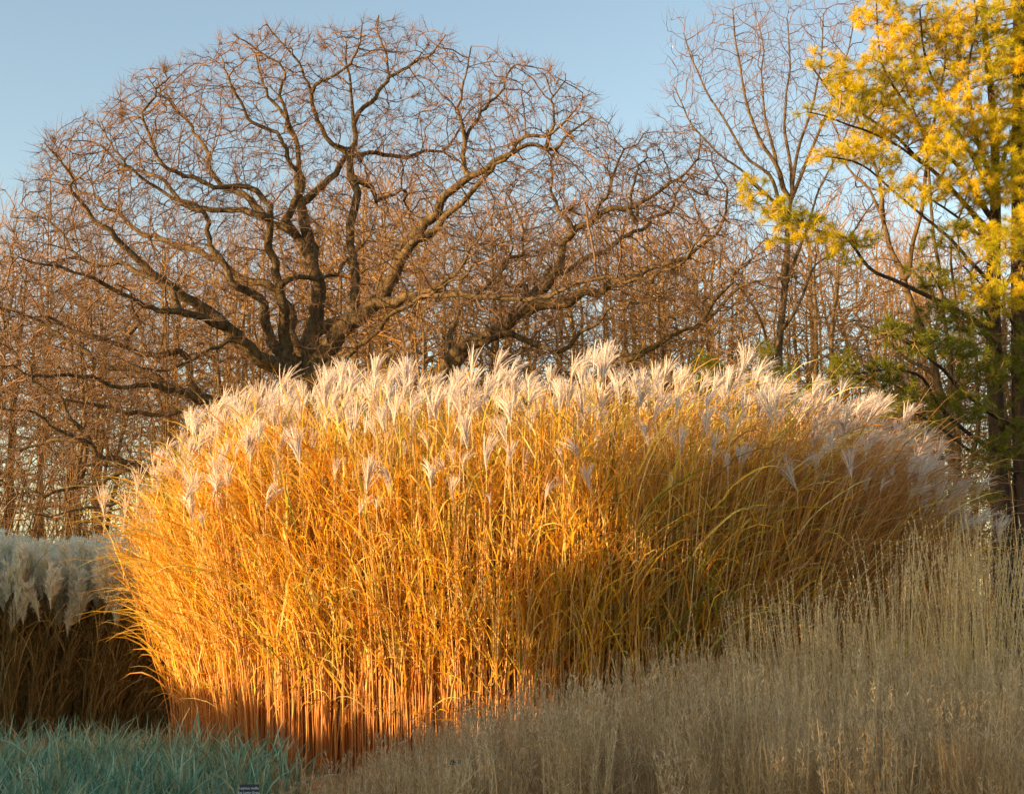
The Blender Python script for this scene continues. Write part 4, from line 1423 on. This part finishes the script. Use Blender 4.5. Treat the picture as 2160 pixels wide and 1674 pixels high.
def tan_field(name, label, n, xr, yr, hfun, rng, head=22, mat=None, hmat=None, lean=0.12, hl=(0.025, 0.06), hw=0.0021, hstart=0.38, tight=1.0, mask=None, sw=0.0016, leafy=1):
    x = rng.uniform(*xr, n)
    y = rng.uniform(*yr, n)
    # gathered in tufts
    ct = rng.uniform(0, 1, (n // 34, 2)) * [xr[1] - xr[0], yr[1] - yr[0]] + [xr[0], yr[0]]
    ci = rng.integers(0, len(ct), n)
    c = ct[ci]
    wv = rng.random(n) < 0.85
    ox, oy_ = rng.normal(0, 0.05, n), rng.normal(0, 0.05, n)
    x = np.where(wv, c[:, 0] + ox, x)
    y = np.where(wv, c[:, 1] + oy_, y)
    th_ = rng.uniform(0.66, 1.14, len(ct))[ci]
    h = hfun(x, y, rng) * np.where(wv, th_, rng.uniform(0.7, 1.15, n))
    k = (h > 0.15) & (rng.random(n) < np.clip((1080 + FPX * x / y - 560) / 700, 0.08, 1))
    if mask is not None:
        k &= mask(x, y)
    x, y, h, ox, oy_ = x[k], y[k], h[k], ox[k], oy_[k]
    n = len(x)
    az = np.arctan2(oy_, ox) + rng.normal(0, 0.8, n)
    p0 = np.stack([x, y, np.full(n, -0.04)], -1)
    th0 = np.abs(rng.normal(0, lean, n))
    K = 7
    Ps, S, _, _ = arch(p0, az, h, th0, th0 + np.abs(rng.normal(0, lean * 1.8, n)), K=K)
    g = Geo()
    g.ribbons(Ps, sw * rng.uniform(0.7, 1.3, (n, 1)) * np.array([[1.3, 1.2, 1.1, 1, 0.9, 0.7, 0.4]]), roll(S, Ps, rng.uniform(0, 3.14, n)))
    # basal blades
    if leafy:
        m = n * leafy
        i = rng.integers(0, n, m)
        q0 = Ps[i, rng.integers(0, 4, m)]
        tb = rng.uniform(0.1, 0.6, m)
        Q, Sq, _, _ = arch(q0, rng.uniform(0, 6.28, m), rng.uniform(0.15, 0.45, m), tb, tb + rng.uniform(0.2, 1.7, m), K=5)
        g.ribbons(Q, sw * 1.1 * np.repeat([[1, 1, 0.8, 0.6, 0.1]], m, 0), roll(Sq, Q, rng.normal(0, 0.8, m)))
    o = link(name, g.mesh(name, mat or M['tan']))
    tag(o, label[0], 'grass', kind='stuff')
    # seed heads
    m = n * head
    i = np.repeat(np.arange(n), head)
    f = rng.uniform(hstart, 0.995, m) * (K - 1)
    k = f.astype(int)
    fr = (f - k)[:, None]
    q = Ps[i, k] * (1 - fr) + Ps[i, k + 1] * fr
    T = norm(Ps[i, k + 1] - Ps[i, k])
    d = norm(T * (0.6 + tight) + rng.normal(0, 0.6, (m, 3)))
    Ln = rng.uniform(*hl, (m, 1)) * (1.25 - 0.7 * (f / (K - 1))[:, None])
    H = np.stack([q, q + d * Ln * 0.5, q + norm(d + rng.normal(0, 0.25, d.shape)) * Ln], 1)
    g2 = Geo()
    g2.ribbons(H, np.repeat(np.array([[0.5, 1, 0.5]]), m, 0) * hw * rng.uniform(0.7, 1.5, (m, 1)), norm(np.cross(d, rng.normal(0, 1, d.shape)))[:, None].repeat(3, 1))
    o = link(name + '_seed_heads', g2.mesh(name + '_seed_heads', hmat or M['tan_head']))
    tag(o, label[1], 'grass', kind='stuff')


TX = [560, 640, 760, 900, 1000, 1100, 1200, 1350, 1500, 1700, 1900, 2160, 2400]
TY = [1645, 1610, 1565, 1510, 1470, 1440, 1415, 1390, 1375, 1355, 1335, 1315, 1300]


def h_fuzzy(x, y, rng):
    px = 1080 + FPX * x / y
    ty = np.interp(px, TX, TY)
    h = np.array([height_at(b, Y) for b, Y in zip(ty, y)])
    return np.clip(h, 0, 1.3) * (1 - np.abs(rng.normal(0, 0.20, len(x)))) * np.clip((px - 545) / 60, 0, 1)


tan_field('tan_grass', ('fine tan stems of the misty grass across the foreground', 'hazy tan seed heads floating over the foreground grass'), 9000, (-1.9, 4.6), (7.6, 11.6), h_fuzzy, rf, 44, lean=0.10, sw=0.0022)


def h_tall(x, y, rng):
    px = 1080 + FPX * x / y
    ty = np.interp(px, [1300, 1450, 1600, 1750, 1850, 1950, 2050, 2160, 2300], [1400, 1330, 1260, 1200, 1170, 1130, 1110, 1080, 1060])
    h = np.array([height_at(b, Y) for b, Y in zip(ty, y)])
    return h * (1.02 - np.abs(rng.normal(0, 0.20, len(x))))


tan_field('reed_grass', ('tall stiff straw stems standing at the right', 'narrow pale seed spikes on the tall stiff grass at the right'), 1700, (1.2, 5.0), (10.6, 12.2), h_tall, rf, 26, M['straw'], M['tan_head'],
          lean=0.085, hl=(0.018, 0.038), hw=0.0036, hstart=0.72, tight=1.2, sw=0.0027, leafy=2)
tan_field('reed_grass', ('scattered thin straw stems against the foot of the golden stand', 'thin seed heads against the foot of the golden stand'), 500, (-0.8, 2.4), (10.9, 12.2),
          lambda x, y, rng: np.array([height_at(b, Y) for b, Y in zip(np.interp(1080 + FPX * x / y, [850, 1000, 1200, 1400, 1600], [1520, 1440, 1370, 1340, 1300]), y)]) * rng.uniform(0.75, 1, len(x)),
          rf, 18, M['tan'], M['tan_head'], lean=0.06, hl=(0.02, 0.04), hstart=0.6)

# litter and low grass over the ground
rg_ = np.random.default_rng(111)
m = 60000
x = rg_.uniform(-14, 16, m)
y = 7 + rg_.random(m) ** 0.7 * 32
p0 = np.stack([x, y, np.full(m, -0.05)], -1)
th0 = rg_.uniform(0, 1.2, m)
Pb, S, _, _ = arch(p0, rg_.uniform(0, 6.28, m), rg_.uniform(0.08, 0.28, m), th0, th0 + rg_.uniform(0, 1.2, m), K=4)
g = Geo()
g.ribbons(Pb, rg_.uniform(0.003, 0.006, (m, 1)) * np.array([[1, 1, 0.7, 0.1]]), roll(S, Pb, rg_.normal(0, 0.8, m)))
o = link('dry_grass', g.mesh('dry_grass', M['litter']))
tag(o, 'short dry grass and litter on the ground between the plants', 'grass', kind='stuff')


# ------------------------------------------------------------------ plant labels
def box(name, sx, sy, sz, mat, parent, loc=(0, 0, 0), rot=(0, 0, 0), bev=0.002):
    import bmesh
    bm = bmesh.new()
    bmesh.ops.create_cube(bm, size=1)
    for v in bm.verts:
        v.co.x *= sx
        v.co.y *= sy
        v.co.z *= sz
    bmesh.ops.bevel(bm, geom=list(bm.edges), offset=bev, segments=2, affect='EDGES')
    me = bpy.data.meshes.new(name)
    bm.to_mesh(me)
    bm.free()
    me.materials.append(mat)
    o = link(name, me, parent)
    o.location = loc
    o.rotation_euler = rot
    return o


M['sign'] = plain_mat('black_plate', (0.02, 0.022, 0.022), 0.5)
M['white'] = plain_mat('white_lettering', (0.75, 0.77, 0.75), 0.6)
M['stake'] = plain_mat('grey_stake', (0.06, 0.06, 0.05), 0.4, 0.8)


def plant_label(px, py, Y, w, h, lines, label):
    p = at(px, py, Y)
    root = empty('plant_label', (p[0], p[1], 0))
    tag(root, label, 'sign', 'plant labels in the grass')
    z = p[2]
    st = box('stake', 0.006, 0.004, z + 0.12, M['stake'], root, (0, 0.012, (z - 0.12) / 2 - 0.02))
    pl = box('plate', w, 0.004, h, M['sign'], root, (0, 0, z), (rad(-25), 0, 0))
    for k, s in enumerate(lines):
        c = bpy.data.curves.new('lettering', 'FONT')
        c.body = s
        c.size = h * 0.24
        c.align_x = 'CENTER'
        c.extrude = 0.0004
        c.materials.append(M['white'])
        tmp = bpy.data.objects.new('lettering_curve', c)
        me = bpy.data.meshes.new_from_object(tmp)
        bpy.data.objects.remove(tmp)
        o = link('lettering', me, pl)
        o.location = (0, -0.0030, h * (0.14 - 0.32 * k))
        o.rotation_euler = (rad(90), 0, 0)


plant_label(525, 1668, 7.7, 0.105, 0.075, ['Leymus mollis', 'Sea Lyme Grass'], 'small black plant label with two lines of white lettering at the bottom left')
plant_label(962, 1607, 8.4, 0.07, 0.026, ['Panicum', 'Grass'], 'tiny dark plant label with white lettering in the tan grass near bottom centre')


# ------------------------------------------------------------------ unseen shade casters added beyond the left edge, sized for their shadows
def shade_caster(loc, sx, sy, h, rng, label, seed_n=5200, cone=0.0):
    root = empty('shade_caster_hedge', (loc[0], loc[1], 0))
    tag(root, label, 'hedge')
    n = seed_n
    z = rng.random(n) ** 0.85 * h
    taper = 1 - cone * (z / h)
    a = rng.uniform(0, 6.28, n)
    rr = (rng.random(n) ** 0.35) * taper
    # rounded-box footprint
    ca, sa = np.cos(a), np.sin(a)
    k = 1 / np.maximum(np.abs(ca), np.abs(sa)) ** 0.7
    p = np.stack([ca * k * sx * rr, sa * k * sy * rr, z + 0.05 + rng.normal(0, 0.1, n)], -1)
    d = norm(np.stack([ca, sa, rng.uniform(-0.3, 0.9, n)], -1) + rng.normal(0, 0.5, (n, 3)))
    L = rng.uniform(0.22, 0.42, n)[:, None]
    P = np.stack([p, p + d * L * 0.5, p + d * L], 1)
    S = norm(np.cross(d, rng.normal(0, 1, (n, 3))))[:, None].repeat(3, 1)
    g = Geo()
    g.ribbons(P, rng.uniform(0.06, 0.12, (n, 1)) * np.array([[0.5, 1, 0.2]]), S)
    link('leaves', g.mesh('leaves', M['hedge']), root)
    m = 14
    q = [(np.stack([rng.uniform(-.8, .8) * sx + rng.normal(0, .05, 8), rng.uniform(-.8, .8) * sy + rng.normal(0, .05, 8), np.linspace(-0.1, h * 0.9, 8)], -1), np.linspace(0.06, 0.02, 8)) for _ in range(m)]
    link('trunk', chains_geo(q, 6).mesh('trunk', M['pine_bark'], True), root)


rh = np.random.default_rng(121)
shade_caster((-12.5, -2.1), 1.0, 7.9, 5.7, rh, 'tall loose shade hedge, added unseen beyond the left edge nearest the viewer', 16500)
shade_caster((-12.5, 5.95), 0.9, 0.3, 3.9, rh, 'middling shade hedge, added unseen beyond the left edge against the tall one', 2600, 0.25)
shade_caster((-12.5, 6.8), 0.9, 0.35, 2.2, rh, 'small shade hedge, added unseen beyond the left edge between the middling and the low one', 1800)
shade_caster((-12.5, 9.4), 0.8, 2.0, 1.95, rh, 'low shade hedge, added unseen beyond the left edge beside the golden grass', 5000)
shade_caster((-12.5, 15.7), 1.7, 1.7, 9.9, rh, 'tallest shade tree, added unseen beyond the left edge beside the white plumed clump', 14000, 0.2)
shade_caster((-12.5, 13.2), 1.0, 0.9, 4.9, rh, 'middling shade tree, added unseen beyond the left edge in front of the tallest one', 3500, 0.1)
